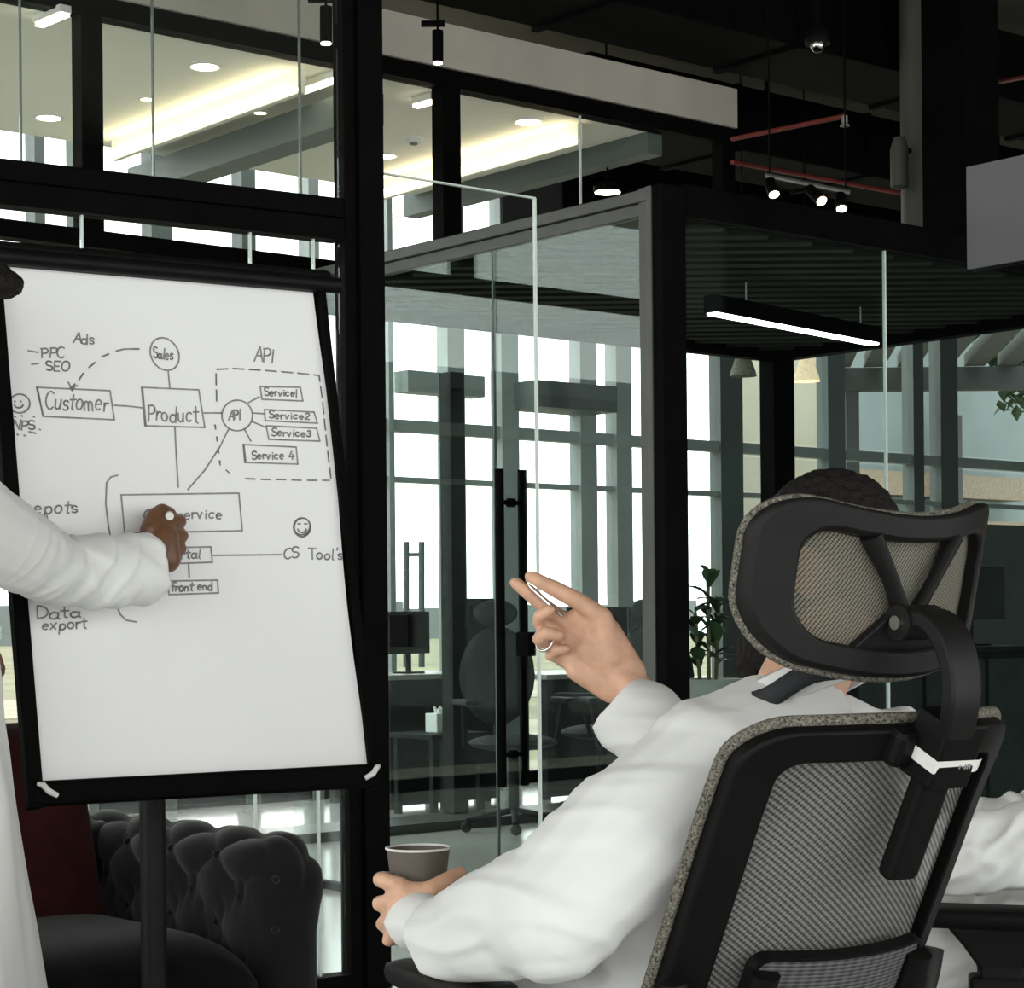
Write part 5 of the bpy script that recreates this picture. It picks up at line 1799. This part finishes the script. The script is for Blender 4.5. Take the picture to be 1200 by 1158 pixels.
def fold_b(co):
    s = (co - elb) @ np.array(axB); z = co[:, 2]; yv = co[:, 1]
    near = np.exp(-((s - 0.03) / 0.16) ** 2) * (z > 1.0)
    cre = vnoise(np.stack([(s * 1.0 - z * 0.7) * 26, (s + z) * 4, yv * 3], 1), (1, 1, 1))
    body = vnoise(np.stack([co[:, 0] * 16, yv * 16, z * 1.6], 1), (1, 1, 1))
    rid = np.clip(1 - 3.5 * np.abs(cre), -0.2, 1)
    fore = np.clip((s + 0.02) / 0.05, 0, 1) * (s < 0.4) * (z > 1.0)
    diag = vnoise(np.stack([(s * 0.8 + z * 1.0) * 17, (s - z) * 3, yv * 3], 1), (1, 1, 1))
    return near * 0.006 * rid + fore * 0.006 * np.clip(1 - 3 * np.abs(diag), -0.2, 1) + 0.012 * body * (z < 1.15) + 0.003 * vnoise(co, (9, 9, 9))
me = blob_mesh(r, 0.0055, 5, 0.5, fold_b)
link_mesh('robe', me, 'robe_cool', manb)
# marker
mt0, mt1 = bhit(193, 600, 0.002), bhit(199, 605, 0.095)
t = thing('marker', mt0, 0, 'white-ended marker pen in the writing hand', 'marker')
ax = (mt1 - mt0)
MB().tube([mt0, mt0 + ax * 0.08, mt0 + ax * 0.14, mt0 + ax * 0.9], [0.002, 0.004, 0.0085, 0.0085], 14).build('barrel', 'black_plastic', t, True)
MB().tube([mt0 + ax * 0.9, mt1], [0.0088, 0.0078], 16).build('end_cap', 'white_plastic', t, True)

# ---------------------------------------------------------------- man seated at the right edge
C2M = Matrix.Translation(CH2) @ Matrix.Rotation(RC, 4, 'Z')
def c2p(x, y, z): return C2M @ Vector((x, y, z))
b = MB()
hc3 = c2p(0, -0.20, 1.23); H3 = dirmat((-0.98, 0.15, 0))
L3_ = head_pieces(b, hc3, H3)
mid3 = c2p(0, -0.26, 0.98); hip3 = c2p(0, -0.10, 0.57)
Ls3, Rs3 = c2p(-0.19, -0.26, 0.98), c2p(0.19, -0.26, 0.98)
Le3 = Vector((1.02, 3.27, 0.765)); Lw3 = Vector((0.62, 3.34, 0.735))
Re3, Rw3 = c2p(0.30, -0.12, 0.74), c2p(0.27, 0.12, 0.72)
b.chain([L3_(0, -0.025, -0.06), mid3 + Vector((0, 0, 0.1)), mid3], [0.056, 0.055, 0.07])
b.chain([mid3 + Vector((0, 0, -0.06)), hip3.lerp(mid3, 0.5), hip3], [0.085, 0.09, 0.10])
b.chain([mid3, Ls3], [0.06, 0.05]); b.chain([mid3, Rs3], [0.06, 0.05])
b.chain([Ls3, Le3, Lw3], [0.052, 0.042, 0.027]); b.chain([Rs3, Re3, Rw3], [0.052, 0.042, 0.027])
for s_ in (-1, 1):
    leg_pieces(b, c2p(s_ * 0.09, -0.06, 0.55), c2p(s_ * 0.12, 0.36, 0.55), c2p(s_ * 0.12, 0.40, 0.10), c2p(s_ * 0.13, 0.54, 0.035))
hand_generic(b, Lw3, (-1, 0.1, -0.05), (0, 0.2, -1)); hand_generic(b, Rw3, D1 * 0 + Vector((-0.98, 0.17, -0.05)), (0, 0, -1))
me = blob_mesh(b, 0.004, 4, 0.5)
manc = tag(link_mesh('person', me, 'skin_light'), 'partly hidden seated person in a white robe behind the man with the cup', 'person')
PW[manc.name] = Matrix.Identity(4)
eyes(L3_, H3, manc)
hair_obj(L3_, H3, manc)
r = MB()
B3 = dirmat((-0.98, 0.17, 0))
r.ell(mid3 + Vector((0, 0, -0.13)), (0.185, 0.13, 0.20), B3); r.ell(hip3.lerp(mid3, 0.4), (0.19, 0.15, 0.22), B3); r.ell(hip3, (0.2, 0.17, 0.15), B3)
r.cone(mid3 + Vector((0, 0, 0.085)), mid3 + Vector((0, 0, -0.05)), 0.074, 0.125); r.ell(mid3 + Vector((0, 0, -0.01)), (0.17, 0.118, 0.10), B3)
r.chain([mid3 + Vector((0, 0, 0.04)), Ls3, Le3], [0.08, 0.09, 0.092]); r.chain([mid3 + Vector((0, 0, 0.04)), Rs3, Re3], [0.08, 0.09, 0.085])
r.cone(Le3, Lw3, 0.088, 0.058, 20, (False, True)); r.cone(Re3, Rw3, 0.08, 0.055, 20, (False, True))
for s_ in (-1, 1):
    r.cone(c2p(s_ * 0.09, -0.06, 0.55), c2p(s_ * 0.12, 0.37, 0.55), 0.13, 0.105)
    r.cone(c2p(s_ * 0.11, 0.37, 0.54), c2p(s_ * 0.12, 0.41, 0.13), 0.10, 0.12, 16, (False, True))
def fold_c(co):
    n1 = vnoise(np.stack([(co[:, 0] + co[:, 2]) * 11, (co[:, 0] - co[:, 2]) * 22, co[:, 1] * 8], 1), (1, 1, 1))
    return 0.009 * np.clip(1 - 3 * np.abs(n1), -0.3, 1) - 0.003
me = blob_mesh(r, 0.0055, 5, 0.5, fold_c)
link_mesh('robe', me, 'robe_cool', manc)
